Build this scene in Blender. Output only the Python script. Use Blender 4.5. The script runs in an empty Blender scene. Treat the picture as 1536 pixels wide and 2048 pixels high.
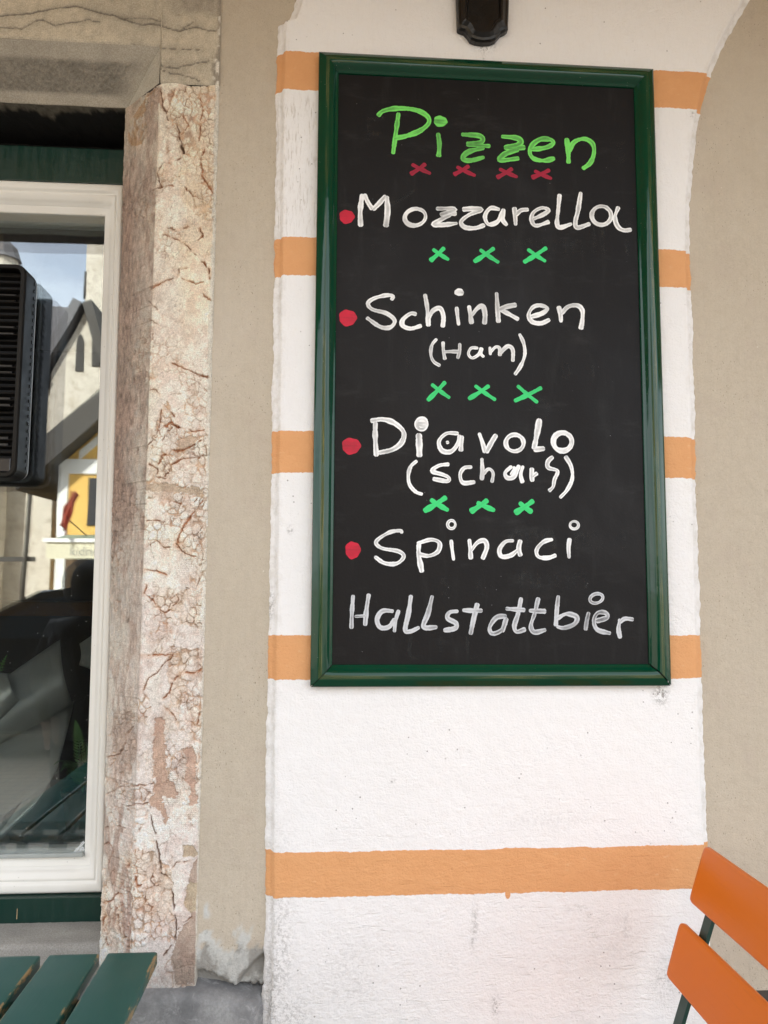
import bpy, bmesh, math, random
import numpy as np
from mathutils import Vector, Matrix

random.seed(7); RNG = np.random.default_rng(11)
SC = bpy.context.scene
COL = SC.collection
PI = math.pi

# ------------------------------------------------------------------ camera
F_PX, CX, CY = 1540.0, 768.0, 1024.0
CAM = np.array([0.0, -1.78, 1.47])
YAW, PITCH, ROLL = (math.radians(a) for a in (3.862, 5.345, 0.3005))
def cam_axes():
    cy, sy, cp, sp = math.cos(YAW), math.sin(YAW), math.cos(PITCH), math.sin(PITCH)
    fw = np.array([sy*cp, cy*cp, sp]); rt = np.array([cy, -sy, 0.0]); up = np.cross(rt, fw)
    cr, sr = math.cos(ROLL), math.sin(ROLL)
    return cr*rt + sr*up, -sr*rt + cr*up, fw
AR, AU, AF = cam_axes()
cd = bpy.data.cameras.new('camera'); cam = bpy.data.objects.new('camera', cd); COL.objects.link(cam)
cam.matrix_world = Matrix(((AR[0], AU[0], -AF[0], CAM[0]), (AR[1], AU[1], -AF[1], CAM[1]),
                           (AR[2], AU[2], -AF[2], CAM[2]), (0, 0, 0, 1)))
cd.sensor_fit = 'HORIZONTAL'; cd.sensor_width = 36.0; cd.lens = 36.0*F_PX/1536.0
cd.clip_start = 0.02; cd.clip_end = 2000.0
SC.camera = cam

# ------------------------------------------------------------------ sky, sun, exposure
SUN_EL, SUN_AZ = math.radians(41), math.radians(-18)      # sun behind the house, a little to the left
wd = bpy.data.worlds.new('World'); SC.world = wd; wd.use_nodes = True
wt = wd.node_tree; wt.nodes.clear()
sky = wt.nodes.new('ShaderNodeTexSky'); sky.sky_type = 'NISHITA'; sky.sun_disc = False
sky.sun_elevation = SUN_EL; sky.sun_rotation = SUN_AZ; sky.air_density = 1.0; sky.dust_density = 2.0; sky.ozone_density = 1.0
wtc = wt.nodes.new('ShaderNodeTexCoord'); wmp = wt.nodes.new('ShaderNodeMapping')
wmp.inputs['Scale'].default_value = (1, 1, 2.4)
wn = wt.nodes.new('ShaderNodeTexNoise'); wn.inputs['Scale'].default_value = 2.3; wn.inputs['Detail'].default_value = 7; wn.inputs['Roughness'].default_value = 0.58
wr = wt.nodes.new('ShaderNodeValToRGB'); wr.color_ramp.elements[0].position = 0.40; wr.color_ramp.elements[1].position = 0.72
wr.color_ramp.elements[0].color = (0.30, 0.30, 0.30, 1); wr.color_ramp.elements[1].color = (0.85, 0.85, 0.85, 1)
wm = wt.nodes.new('ShaderNodeMixRGB'); wm.inputs['Color2'].default_value = (13.5, 13.6, 13.8, 1)   # sunlit cloud
wb = wt.nodes.new('ShaderNodeBackground'); wb.inputs['Strength'].default_value = 0.12
wo = wt.nodes.new('ShaderNodeOutputWorld')
for a, b in ((wtc.outputs['Generated'], wmp.inputs['Vector']), (wmp.outputs[0], wn.inputs['Vector']), (wn.outputs[0], wr.inputs[0]),
             (wr.outputs[0], wm.inputs['Fac']), (sky.outputs[0], wm.inputs['Color1']), (wm.outputs[0], wb.inputs[0]), (wb.outputs[0], wo.inputs[0])):
    wt.links.new(a, b)
sd = bpy.data.lights.new('sun', 'SUN'); sd.energy = 5.0; sd.angle = math.radians(0.55); sd.color = (1.0, 0.95, 0.87)
sun = bpy.data.objects.new('sun', sd); COL.objects.link(sun)
sdir = Vector((math.sin(SUN_AZ)*math.cos(SUN_EL), math.cos(SUN_AZ)*math.cos(SUN_EL), math.sin(SUN_EL)))
sun.rotation_euler = sdir.to_track_quat('Z', 'Y').to_euler(); sun.location = (0, 0, 30)
vs = SC.view_settings; vs.view_transform = 'Standard'; vs.look = 'None'; vs.gamma = 1.0; vs.use_curve_mapping = False
vs.exposure = 1.41
SC.cycles.use_denoising = True
SC.cycles.max_bounces = 10; SC.cycles.diffuse_bounces = 5; SC.cycles.glossy_bounces = 5; SC.cycles.transparent_max_bounces = 12
SC.cycles.sample_clamp_indirect = 8.0

# ------------------------------------------------------------------ pixel -> place
def ray(px, py):
    return AF + AR*((px-CX)/F_PX) - AU*((py-CY)/F_PX)
def W(px, py, y):                       # pixel -> (x, z) on the plane Y = y
    d = ray(px, py); t = (y - CAM[1])/d[1]
    return CAM[0]+d[0]*t, CAM[2]+d[2]*t
def P(px, py, y):
    x, z = W(px, py, y); return Vector((x, y, z))
def H(px, py, z):                       # pixel -> point on the level Z = z
    d = ray(px, py); t = (z - CAM[2])/d[2]
    return Vector(CAM + d*t)

# ------------------------------------------------------------------ object helpers
def tag(o, label, cat, group=None, kind=None):
    if label: o['label'] = label
    if cat: o['category'] = cat
    if group: o['group'] = group
    if kind: o['kind'] = kind
    return o
def empty(name, loc, label=None, cat=None, group=None):
    o = bpy.data.objects.new(name, None); COL.objects.link(o); o.location = loc; o.empty_display_size = 0.05
    return tag(o, label, cat, group)
def link(name, me, mat=None, parent=None, smooth=False):
    o = bpy.data.objects.new(name, me); COL.objects.link(o)
    if mat is not None:
        for m in (mat if isinstance(mat, (list, tuple)) else [mat]): me.materials.append(m)
    if parent is not None:
        o.parent = parent
        pw = parent.matrix_basis.copy(); q = parent.parent
        while q is not None: pw = q.matrix_basis @ pw; q = q.parent
        o.matrix_parent_inverse = pw.inverted()
    if smooth:
        me.polygons.foreach_set('use_smooth', [True]*len(me.polygons))
    return o
def from_bm(name, bm, mat, parent=None, smooth=False):
    me = bpy.data.meshes.new(name); bmesh.ops.recalc_face_normals(bm, faces=bm.faces[:]); bm.to_mesh(me); bm.free()
    return link(name, me, mat, parent, smooth)
def grid_mesh(name, V, attrs=None, uv=None, close_u=False, tris=False):
    n, m = V.shape[:2]
    idx = np.arange(n*m).reshape(n, m)
    if close_u: idx = np.concatenate([idx, idx[:, :1]], 1)
    a = idx[:-1, :-1].ravel(); b = idx[:-1, 1:].ravel(); c = idx[1:, 1:].ravel(); d = idx[1:, :-1].ravel()
    q = np.stack([a, b, c, d], 1).astype(np.int32)
    me = bpy.data.meshes.new(name)
    me.vertices.add(n*m); me.vertices.foreach_set('co', V.reshape(-1).astype(np.float32))
    me.loops.add(q.size); me.loops.foreach_set('vertex_index', q.ravel())
    me.polygons.add(len(q)); me.polygons.foreach_set('loop_start', np.arange(0, q.size, 4, dtype=np.int32))
    me.update(calc_edges=True); me.validate()
    for k, v in (attrs or {}).items():
        v = np.asarray(v, np.float32)
        if v.ndim == 3:
            at = me.attributes.new(k, 'FLOAT_COLOR', 'POINT')
            at.data.foreach_set('color', np.concatenate([v.reshape(-1, 3), np.ones((v.shape[0]*v.shape[1], 1), np.float32)], 1).ravel())
        else:
            at = me.attributes.new(k, 'FLOAT', 'POINT'); at.data.foreach_set('value', v.ravel())
    return me
def box_bm(bm, x0, x1, y0, y1, z0, z1, bev=0.0):
    vs_ = [bm.verts.new(p) for p in ((x0,y0,z0),(x1,y0,z0),(x1,y1,z0),(x0,y1,z0),(x0,y0,z1),(x1,y0,z1),(x1,y1,z1),(x0,y1,z1))]
    fs = [bm.faces.new([vs_[i] for i in f]) for f in ((3,2,1,0),(4,5,6,7),(0,1,5,4),(1,2,6,5),(2,3,7,6),(3,0,4,7))]
    if bev > 0:
        es = list({e for f in fs for e in f.edges})
        bmesh.ops.bevel(bm, geom=es, offset=bev, segments=2, affect='EDGES', profile=0.6)
def box(name, x0, x1, y0, y1, z0, z1, mat, parent=None, bev=0.0, rot=None, piv=None):
    bm = bmesh.new(); box_bm(bm, min(x0,x1), max(x0,x1), min(y0,y1), max(y0,y1), min(z0,z1), max(z0,z1), bev)
    if rot is not None: bmesh.ops.rotate(bm, verts=bm.verts[:], cent=piv or Vector((0,0,0)), matrix=rot)
    return from_bm(name, bm, mat, parent)
def prism(name, pts, y0, y1, mat, parent=None, bev=0.0):       # outline in (x, z), extruded from y0 to y1
    bm = bmesh.new()
    a = [bm.verts.new((x, y0, z)) for x, z in pts]; b = [bm.verts.new((x, y1, z)) for x, z in pts]
    n = len(pts); bm.faces.new(a); bm.faces.new(b[::-1])
    for i in range(n): bm.faces.new((a[i], b[i], b[(i+1) % n], a[(i+1) % n]))
    if bev > 0: bmesh.ops.bevel(bm, geom=bm.edges[:], offset=bev, segments=2, affect='EDGES')
    return from_bm(name, bm, mat, parent)
def tube(name, pts, r, mat, parent=None, seg=10, r2=None):
    pts = [Vector(p) for p in pts]; n = len(pts); bm = bmesh.new(); rings = []
    for i, p in enumerate(pts):
        t = (pts[min(i+1, n-1)] - pts[max(i-1, 0)]).normalized()
        u = t.cross(Vector((0, 0, 1)) if abs(t.z) < 0.9 else Vector((1, 0, 0))).normalized(); v = t.cross(u)
        rr = r if r2 is None else r + (r2-r)*i/(n-1)
        rings.append([bm.verts.new(p + u*rr*math.cos(2*PI*k/seg) + v*rr*math.sin(2*PI*k/seg)) for k in range(seg)])
    for i in range(n-1):
        for k in range(seg): bm.faces.new((rings[i][k], rings[i][(k+1) % seg], rings[i+1][(k+1) % seg], rings[i+1][k]))
    bm.faces.new(rings[0][::-1]); bm.faces.new(rings[-1])
    return from_bm(name, bm, mat, parent, True)
def bar(name, p0, p1, w, t, side, mat, parent=None, bev=0.001):   # flat bar from p0 to p1; w along 'side'
    p0, p1 = Vector(p0), Vector(p1); d = (p1-p0); L = d.length; d.normalize()
    s = (Vector(side) - d*Vector(side).dot(d)).normalized(); n = d.cross(s)
    bm = bmesh.new(); box_bm(bm, -w/2, w/2, -t/2, t/2, 0, L, bev)
    M = Matrix(((s.x, n.x, d.x, p0.x), (s.y, n.y, d.y, p0.y), (s.z, n.z, d.z, p0.z), (0,0,0,1)))
    bmesh.ops.transform(bm, matrix=M, verts=bm.verts[:])
    return from_bm(name, bm, mat, parent)

# ------------------------------------------------------------------ numpy noise
def _hash(ix, iy, seed):
    h = (ix.astype(np.int64)*374761393 + iy.astype(np.int64)*668265263 + seed*1274126177) & 0xffffffff
    h = ((h ^ (h >> 13))*1274126177) & 0xffffffff
    return ((h ^ (h >> 16)) & 0xffffff)/float(0xffffff)
def vnoise(x, y, seed=0):
    ix = np.floor(x); iy = np.floor(y); fx = x-ix; fy = y-iy
    fx = fx*fx*(3-2*fx); fy = fy*fy*(3-2*fy)
    a = _hash(ix, iy, seed); b = _hash(ix+1, iy, seed); c = _hash(ix, iy+1, seed); d = _hash(ix+1, iy+1, seed)
    return (a*(1-fx)+b*fx)*(1-fy) + (c*(1-fx)+d*fx)*fy
def fbm(x, y, seed=0, octv=4, gain=0.5):
    s = 0; a = 1; t = 0
    for k in range(octv):
        s = s + a*vnoise(x*2**k, y*2**k, seed+k*17); t += a; a *= gain
    return s/t
def worley(x, y, seed=0):
    ix = np.floor(x); iy = np.floor(y)
    f1 = np.full(x.shape, 9.0); f2 = np.full(x.shape, 9.0); cid = np.zeros(x.shape)
    for dx in (-1, 0, 1):
        for dy in (-1, 0, 1):
            cx = ix+dx; cy = iy+dy
            px = cx + _hash(cx, cy, seed); py = cy + _hash(cx, cy, seed+5)
            d = np.hypot(px-x, py-y); nf = d < f1
            f2 = np.where(nf, f1, np.minimum(f2, d)); cid = np.where(nf, _hash(cx, cy, seed+9), cid); f1 = np.where(nf, d, f1)
    return f1, f2, cid
def sstep(a, b, x):
    t = np.clip((x-a)/(b-a), 0, 1); return t*t*(3-2*t)
def polydist(x, y, pts):
    d = np.full(x.shape, 9.0)
    for (x0, y0), (x1, y1) in zip(pts[:-1], pts[1:]):
        vx, vy = x1-x0, y1-y0; L = vx*vx+vy*vy+1e-12
        t = np.clip(((x-x0)*vx+(y-y0)*vy)/L, 0, 1)
        d = np.minimum(d, np.hypot(x-x0-t*vx, y-y0-t*vy))
    return d
def inpoly(x, y, pts):
    r = np.zeros(x.shape, bool); n = len(pts)
    for i in range(n):
        (x0, y0), (x1, y1) = pts[i], pts[(i+1) % n]
        c = ((y0 > y) != (y1 > y)) & (x < (x1-x0)*(y-y0)/(y1-y0+1e-12)+x0); r ^= c
    return r

# ------------------------------------------------------------------ material helpers
class T:
    def __init__(s, name):
        s.m = bpy.data.materials.new(name); s.m.use_nodes = True; s.t = s.m.node_tree
        s.b = s.t.nodes['Principled BSDF']; s.out = s.t.nodes['Material Output']
        s.tc = s.t.nodes.new('ShaderNodeTexCoord')
    def n(s, typ, **kw):
        o = s.t.nodes.new(typ)
        for k, v in kw.items(): setattr(o, k, v)
        return o
    def put(s, sock, v):
        if hasattr(v, 'node'): s.t.links.new(v, sock)
        elif isinstance(v, (tuple, list)) and sock.type == 'RGBA': sock.default_value = (*v[:3], 1)
        else: sock.default_value = v
    def vec(s, scale=(1,1,1), src='Object', loc=(0,0,0), rot=(0,0,0)):
        mp = s.n('ShaderNodeMapping'); s.t.links.new(s.tc.outputs[src], mp.inputs[0])
        mp.inputs['Scale'].default_value = scale; mp.inputs['Location'].default_value = loc; mp.inputs['Rotation'].default_value = rot
        return mp.outputs[0]
    def noise(s, scale=5, detail=4, rough=0.55, vec=None, dist=0.0):
        o = s.n('ShaderNodeTexNoise'); o.inputs['Scale'].default_value = scale; o.inputs['Detail'].default_value = detail
        o.inputs['Roughness'].default_value = rough; o.inputs['Distortion'].default_value = dist
        s.t.links.new(vec if vec is not None else s.tc.outputs['Object'], o.inputs['Vector']); return o.outputs['Fac']
    def voro(s, scale, vec=None, feature='F1', rnd=1.0):
        o = s.n('ShaderNodeTexVoronoi', feature=feature); o.inputs['Scale'].default_value = scale; o.inputs['Randomness'].default_value = rnd
        s.t.links.new(vec if vec is not None else s.tc.outputs['Object'], o.inputs['Vector']); return o.outputs['Distance']
    def math(s, op, a, b=0.0, c=None, clamp=False):
        o = s.n('ShaderNodeMath', operation=op); o.use_clamp = clamp
        s.put(o.inputs[0], a); s.put(o.inputs[1], b)
        if c is not None: s.put(o.inputs[2], c)
        return o.outputs[0]
    def rng(s, v, a, b, c=0.0, d=1.0, smooth=True):
        o = s.n('ShaderNodeMapRange'); o.interpolation_type = 'SMOOTHSTEP' if smooth else 'LINEAR'
        s.put(o.inputs['Value'], v)
        for k, x in zip(('From Min','From Max','To Min','To Max'), (a, b, c, d)): s.put(o.inputs[k], x)
        return o.outputs[0]
    def mix(s, f, a, b, mode='MIX'):
        o = s.n('ShaderNodeMixRGB', blend_type=mode); s.put(o.inputs[0], f); s.put(o.inputs[1], a); s.put(o.inputs[2], b); return o.outputs[0]
    def attr(s, name, col=False):
        o = s.n('ShaderNodeAttribute'); o.attribute_name = name; return o.outputs['Color' if col else 'Fac']
    def xyz(s, src='Object'):
        o = s.n('ShaderNodeSeparateXYZ'); s.t.links.new(s.tc.outputs[src], o.inputs[0]); return o.outputs
    def bump(s, h, dist=0.002, strength=1.0, prev=None):
        o = s.n('ShaderNodeBump'); s.put(o.inputs['Height'], h); o.inputs['Distance'].default_value = dist; o.inputs['Strength'].default_value = strength
        if prev is not None: s.t.links.new(prev, o.inputs['Normal'])
        return o.outputs[0]
    def done(s, color=None, rough=None, normal=None, metal=None, coat=None, spec=None):
        if color is not None: s.put(s.b.inputs['Base Color'], color)
        if rough is not None: s.put(s.b.inputs['Roughness'], rough)
        if normal is not None: s.t.links.new(normal, s.b.inputs['Normal'])
        if metal is not None: s.put(s.b.inputs['Metallic'], metal)
        if coat is not None: s.put(s.b.inputs['Coat Weight'], coat); s.b.inputs['Coat Roughness'].default_value = 0.12
        if spec is not None: s.put(s.b.inputs['Specular IOR Level'], spec)
        return s.m
def plain(name, col, rough=0.5, var=0.12, scale=12, metal=0.0, bump=0.0, coat=None):
    t = T(name); n = t.noise(scale, 5)
    c = t.mix(n, tuple(v*(1-var) for v in col), tuple(min(1, v*(1+var)) for v in col))
    nb = t.bump(t.noise(scale*9, 3), bump) if bump else None
    return t.done(c, t.rng(n, 0.3, 0.7, max(0.02, rough-0.06), rough+0.06), nb, metal, coat)

# ------------------------------------------------------------------ key places on the facade
Y_PIL = -0.022
Y_GLASS = 0.240
XA = -0.4255                                   # arris of the window jamb
XI = -0.5235                                   # inner edge of its chamfer
X_ST = -0.2835                                 # outer edge of the stone jamb
Z_ARR = 2.7600                                 # lower arris of the lintel front
Z_IN = 2.6560                                  # inner edge of the lintel chamfer
Z_JNT = 2.6640                                 # joint between lintel and jamb
Y_CH = 0.090                                   # depth of the chamfer
Z_PL = 0.6060                                  # top of the plinth
X_WL = -1.62                                   # left arris of the window (out of frame)
Y_WIN = 0.215                                  # front of the window frame
STRIPES = [(2.7487, 2.6500), (2.2850, 2.1905), (1.8213, 1.7230), (1.3542, 1.2562), (0.8842, 0.7888)]

# ------------------------------------------------------------------ facade materials
def mat_pilaster():
    t = T('painted_plaster'); X, Y, Z = t.xyz()
    wob = t.math('ADD', t.math('MULTIPLY', t.math('SUBTRACT', t.noise(16, 4, 0.6, t.vec((1, 1, 0.4))), 0.5), 0.010),
                 t.math('MULTIPLY', t.math('SUBTRACT', t.noise(95, 4, 0.65), 0.5), 0.007))
    zz = t.math('ADD', Z, wob); m = None
    for a, b in STRIPES:
        k = t.math('MULTIPLY', t.rng(zz, b-0.0006, b+0.0006), t.math('SUBTRACT', 1.0, t.rng(zz, a-0.0006, a+0.0006)))
        m = k if m is None else t.math('MAXIMUM', m, k)
    # a small drip under the lowest band
    drip = t.math('LESS_THAN', t.math('ADD', t.math('POWER', t.math('DIVIDE', t.math('SUBTRACT', X, 0.3985), 0.006), 2.0),
                                      t.math('POWER', t.math('DIVIDE', t.math('SUBTRACT', Z, 0.787), 0.011), 2.0)), 1.0)
    m = t.math('MAXIMUM', m, drip)
    big = t.noise(2.2, 4, 0.5); mid = t.noise(24, 6, 0.7)
    streak = t.noise(1.0, 7, 0.72, t.vec((230, 230, 26)))
    white = t.mix(big, (0.83, 0.805, 0.79), (0.88, 0.868, 0.86))
    orange = t.mix(mid, (0.68, 0.325, 0.135), (0.76, 0.395, 0.18)); orange = t.mix(t.rng(t.noise(5, 5, .65), .5, .75, 0, .35), orange, (.62, .28, .11)); orange = t.mix(t.rng(t.noise(110, 5, .7, t.vec((.35, .35, 1))), .60, .72, 0, .30), orange, (.80, .56, .38))
    # thin brushed coat between the two upper bands on the left: grey shows through in vertical streaks
    zone = t.math('MULTIPLY', t.math('SUBTRACT', 1.0, t.rng(X, -0.05, 0.10)), t.math('MULTIPLY', t.rng(Z, 2.25, 2.33), t.math('SUBTRACT', 1.0, t.rng(Z, 2.60, 2.66))))
    thin = t.math('MULTIPLY', t.rng(streak, 0.50, 0.66), t.math('ADD', t.math('MULTIPLY', zone, 0.62), 0.06))
    white = t.mix(thin, white, (0.50, 0.45, 0.40))
    # scuffs and grime, mostly low down
    low = t.math('SUBTRACT', 1.0, t.rng(Z, 0.45, 0.85))
    scuff = t.math('MULTIPLY', t.rng(t.noise(13, 8, 0.75, None, 0.8), 0.58, 0.74), t.math('ADD', t.math('MULTIPLY', low, 0.30), 0.03))
    white = t.mix(scuff, white, (0.42, 0.41, 0.39))
    spk = t.math('MULTIPLY', t.math('LESS_THAN', t.voro(46), 0.085), t.rng(t.noise(9, 2), 0.52, 0.60))
    white = t.mix(t.math('MULTIPLY', spk, 0.65), white, (0.16, 0.13, 0.11))
    edge = t.attr('edge')
    white = t.mix(t.math('MULTIPLY', edge, t.rng(t.noise(30, 5, 0.7), 0.42, 0.68, 0.0, 0.45)), white, (0.55, 0.51, 0.45))
    gr = t.attr('grime'); white = t.mix(t.math('MULTIPLY', gr, t.rng(t.noise(150, 5, .75), .44, .60)), white, (.20, .18, .16))
    # long trowel scratches
    col = t.mix(m, white, orange)
    scr = t.rng(t.noise(1.0, 5, 0.6, t.vec((16, 16, 150), rot=(0, 0.12, 0))), 0.60, 0.72)
    g1 = t.noise(230, 4, 0.65); g2 = t.noise(1.0, 5, 0.6, t.vec((70, 70, 150))); g3 = t.noise(34, 5, 0.6)
    rough_low = t.math('ADD', 0.45, t.math('MULTIPLY', t.math('SUBTRACT', 1.0, t.rng(Z, 0.5, 1.2)), 0.9))
    h = t.math('ADD', t.math('MULTIPLY', g1, 0.60), t.math('ADD', t.math('MULTIPLY', t.math('MULTIPLY', g2, rough_low), 0.60), t.math('MULTIPLY', g3, 1.1)))
    h = t.math('SUBTRACT', h, t.math('MULTIPLY', t.math('MULTIPLY', scr, rough_low), 0.20))
    h = t.math('ADD', h, t.math('MULTIPLY', m, 0.10))
    return t.done(col, t.mix(m, (0.85,)*3, (0.72,)*3), t.bump(h, 0.0038, 0.85), spec=0.3)

def mat_beige():
    t = T('beige_plaster'); X, Y, Z = t.xyz()
    big = t.noise(3.0, 5, 0.55); streak = t.noise(1.0, 6, 0.7, t.vec((90, 90, 5)))
    c = t.mix(big, (0.515, 0.445, 0.35), (0.575, 0.505, 0.405)); c = t.mix(t.rng(t.noise(38, 6, .75), .35, .7, 0, .30), c, (0.42, .35, .265))
    c = t.mix(t.rng(streak, 0.45, 0.75, 0, 0.16), c, (0.36, 0.31, 0.24)); c = t.mix(t.rng(t.noise(330, 3, .7), .40, .70, 0, .30), c, (.36, .31, .25)); c = t.mix(t.rng(t.noise(7, 6, .7), .50, .70, 0, .38), c, (.46, .375, .315)); c = t.mix(t.rng(t.noise(2.6, 5, .6, t.vec((1, 1, .4))), .50, .68, 0, .35), c, (.60, .535, .45))
    # pits
    pit = t.math('MULTIPLY', t.math('LESS_THAN', t.voro(110, t.vec((1.4, 1.4, 0.6))), 0.13), t.rng(t.noise(6, 3), 0.46, 0.60))
    c = t.mix(t.math('MULTIPLY', pit, 0.55), c, (0.17, 0.14, 0.10))
    spot = t.math('MULTIPLY', t.math('LESS_THAN', t.voro(28), 0.045), t.rng(t.noise(5, 2), 0.5, 0.58))
    c = t.mix(t.math('MULTIPLY', spot, 0.8), c, (0.72, 0.68, 0.60))
    # coat flaked off at the foot of the left strip: pale grey render with white crust
    fl = t.attr('flake'); cr = t.attr('crust')
    g = t.mix(t.noise(60, 6, 0.7), (0.30, 0.285, 0.255), (0.44, 0.42, 0.385))
    c = t.mix(fl, c, g); c = t.mix(cr, c, t.mix(t.noise(120, 4), (0.44, 0.44, 0.41), (0.66, 0.65, 0.61)))
    h = t.math('ADD', t.math('MULTIPLY', t.noise(260, 4, 0.65), 0.55), t.math('MULTIPLY', t.noise(45, 5, 0.6), 1.0))
    h = t.math('SUBTRACT', h, t.math('MULTIPLY', pit, 0.6))
    h = t.math('ADD', h, t.math('MULTIPLY', t.math('MULTIPLY', fl, t.noise(150, 5, 0.75)), 1.5))
    return t.done(c, 0.85, t.bump(h, 0.0036, 0.9), spec=0.25)

def mat_stone(name, tool=1.0):
    t = T(name); base = t.attr('tint', True)
    fine = t.noise(330, 4, 0.7); mid = t.noise(60, 6, 0.7)
    c = t.mix(t.rng(fine, 0.30, 0.72, 0.0, 1.0), t.mix(1.0, base, (0.74, 0.72, 0.70), 'MULTIPLY'), t.mix(1.0, base, (1.10, 1.10, 1.10), 'MULTIPLY'))
    c = t.mix(t.rng(mid, 0.55, 0.75, 0.0, 0.30), c, t.mix(1.0, base, (0.62, 0.58, 0.54), 'MULTIPLY'))
    u = t.attr('u'); v = t.attr('v'); tl = t.attr('tool')
    wobu = t.math('MULTIPLY', t.noise(70, 4, .7), 16.0); wobv = t.math('MULTIPLY', t.noise(61, 4, .7), 16.0)
    a = t.math('SINE', t.math('ADD', t.math('MULTIPLY', u, 1250), wobu)); b = t.math('SINE', t.math('ADD', t.math('MULTIPLY', v, 1500), wobv))
    ham = t.math('MULTIPLY', t.math('MULTIPLY', t.math('ADD', a, 1.0), t.math('ADD', b, 1.0)), 0.25)
    ham = t.math('MULTIPLY', ham, t.math('MULTIPLY', tl, t.rng(t.noise(22, 3), 0.35, 0.6)))
    c = t.mix(t.math('MULTIPLY', ham, 0.42), c, t.mix(1.0, base, (1.35, 1.33, 1.30), 'MULTIPLY'))
    h = t.math('ADD', t.math('MULTIPLY', fine, 0.8), t.math('MULTIPLY', mid, 0.9)); h = t.math('ADD', h, t.math('MULTIPLY', ham, 0.9*tool))
    return t.done(c, 0.78, t.bump(h, 0.0016, 0.9), spec=0.3)

M_PIL, M_BEIGE, M_STONE = mat_pilaster(), mat_beige(), mat_stone('limestone_breccia')
M_GREY = mat_stone('grey_limestone', 0.8)
M_WALLX = plain('outer_plaster', (0.50, 0.43, 0.32), 0.85, 0.08, 4, bump=0.002)
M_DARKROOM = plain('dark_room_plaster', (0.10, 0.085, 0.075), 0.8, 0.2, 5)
M_WOODB = plain('brown_wood', (0.20, 0.09, 0.03), 0.5, 0.35, 9)
M_EAVE = plain('ochre_boarding', (0.58, 0.35, 0.11), 0.6, 0.15, 6)
def mat_conc():
    t = T('grey_concrete'); n = t.noise(9, 7, 0.65); f = t.noise(170, 4, 0.7)
    c = t.mix(t.rng(n, .32, .68), (0.15, 0.152, 0.158), (0.36, 0.36, 0.355)); c = t.mix(t.rng(f, 0.35, 0.7, 0, 0.55), c, (0.20, 0.195, 0.19)); c = t.mix(t.rng(t.noise(32, 6, .75, None, .8), .52, .66, 0, .55), c, (.42, .42, .41))
    sp = t.math('MULTIPLY', t.rng(t.noise(70, 3, .6, t.vec((1, 1, 2.4))), .70, .73), t.rng(t.noise(8, 2), .52, .60))
    c = t.mix(sp, c, (0.02, 0.02, 0.02))
    return t.done(c, 0.8, t.bump(t.math('ADD', f, t.math('MULTIPLY', n, 3.0)), 0.002, 0.7))
M_CONC = mat_conc()

# ------------------------------------------------------------------ ground
t = T('square_paving'); n = t.noise(1.2, 6, 0.6); br = t.n('ShaderNodeTexBrick'); t.t.links.new(t.vec((1, 1, 1)), br.inputs[0])
br.inputs['Scale'].default_value = 2.2; br.inputs['Mortar Size'].default_value = 0.02
br.inputs['Color1'].default_value = (0.33, 0.275, 0.21, 1); br.inputs['Color2'].default_value = (0.39, 0.33, 0.25, 1); br.inputs['Mortar'].default_value = (0.16, 0.15, 0.14, 1)
M_GROUND = t.done(t.mix(t.rng(n, 0.3, 0.7, 0, 0.4), br.outputs['Color'], (0.22, 0.205, 0.19)), 0.8, t.bump(t.noise(80, 3), 0.003))
bm = bmesh.new()
for p in ((-600, -600, 0), (600, -600, 0), (600, 600, 0), (-600, 600, 0)): bm.verts.new(p)
bm.verts.ensure_lookup_table(); bm.faces.new(bm.verts[:])
tag(from_bm('ground', bm, M_GROUND), None, None, None, 'structure')

# ------------------------------------------------------------------ the house
HOUSE = empty('house', (0, 0, 0), 'beige plastered house front with white and orange banded pilaster and stone framed window', 'house')

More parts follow.
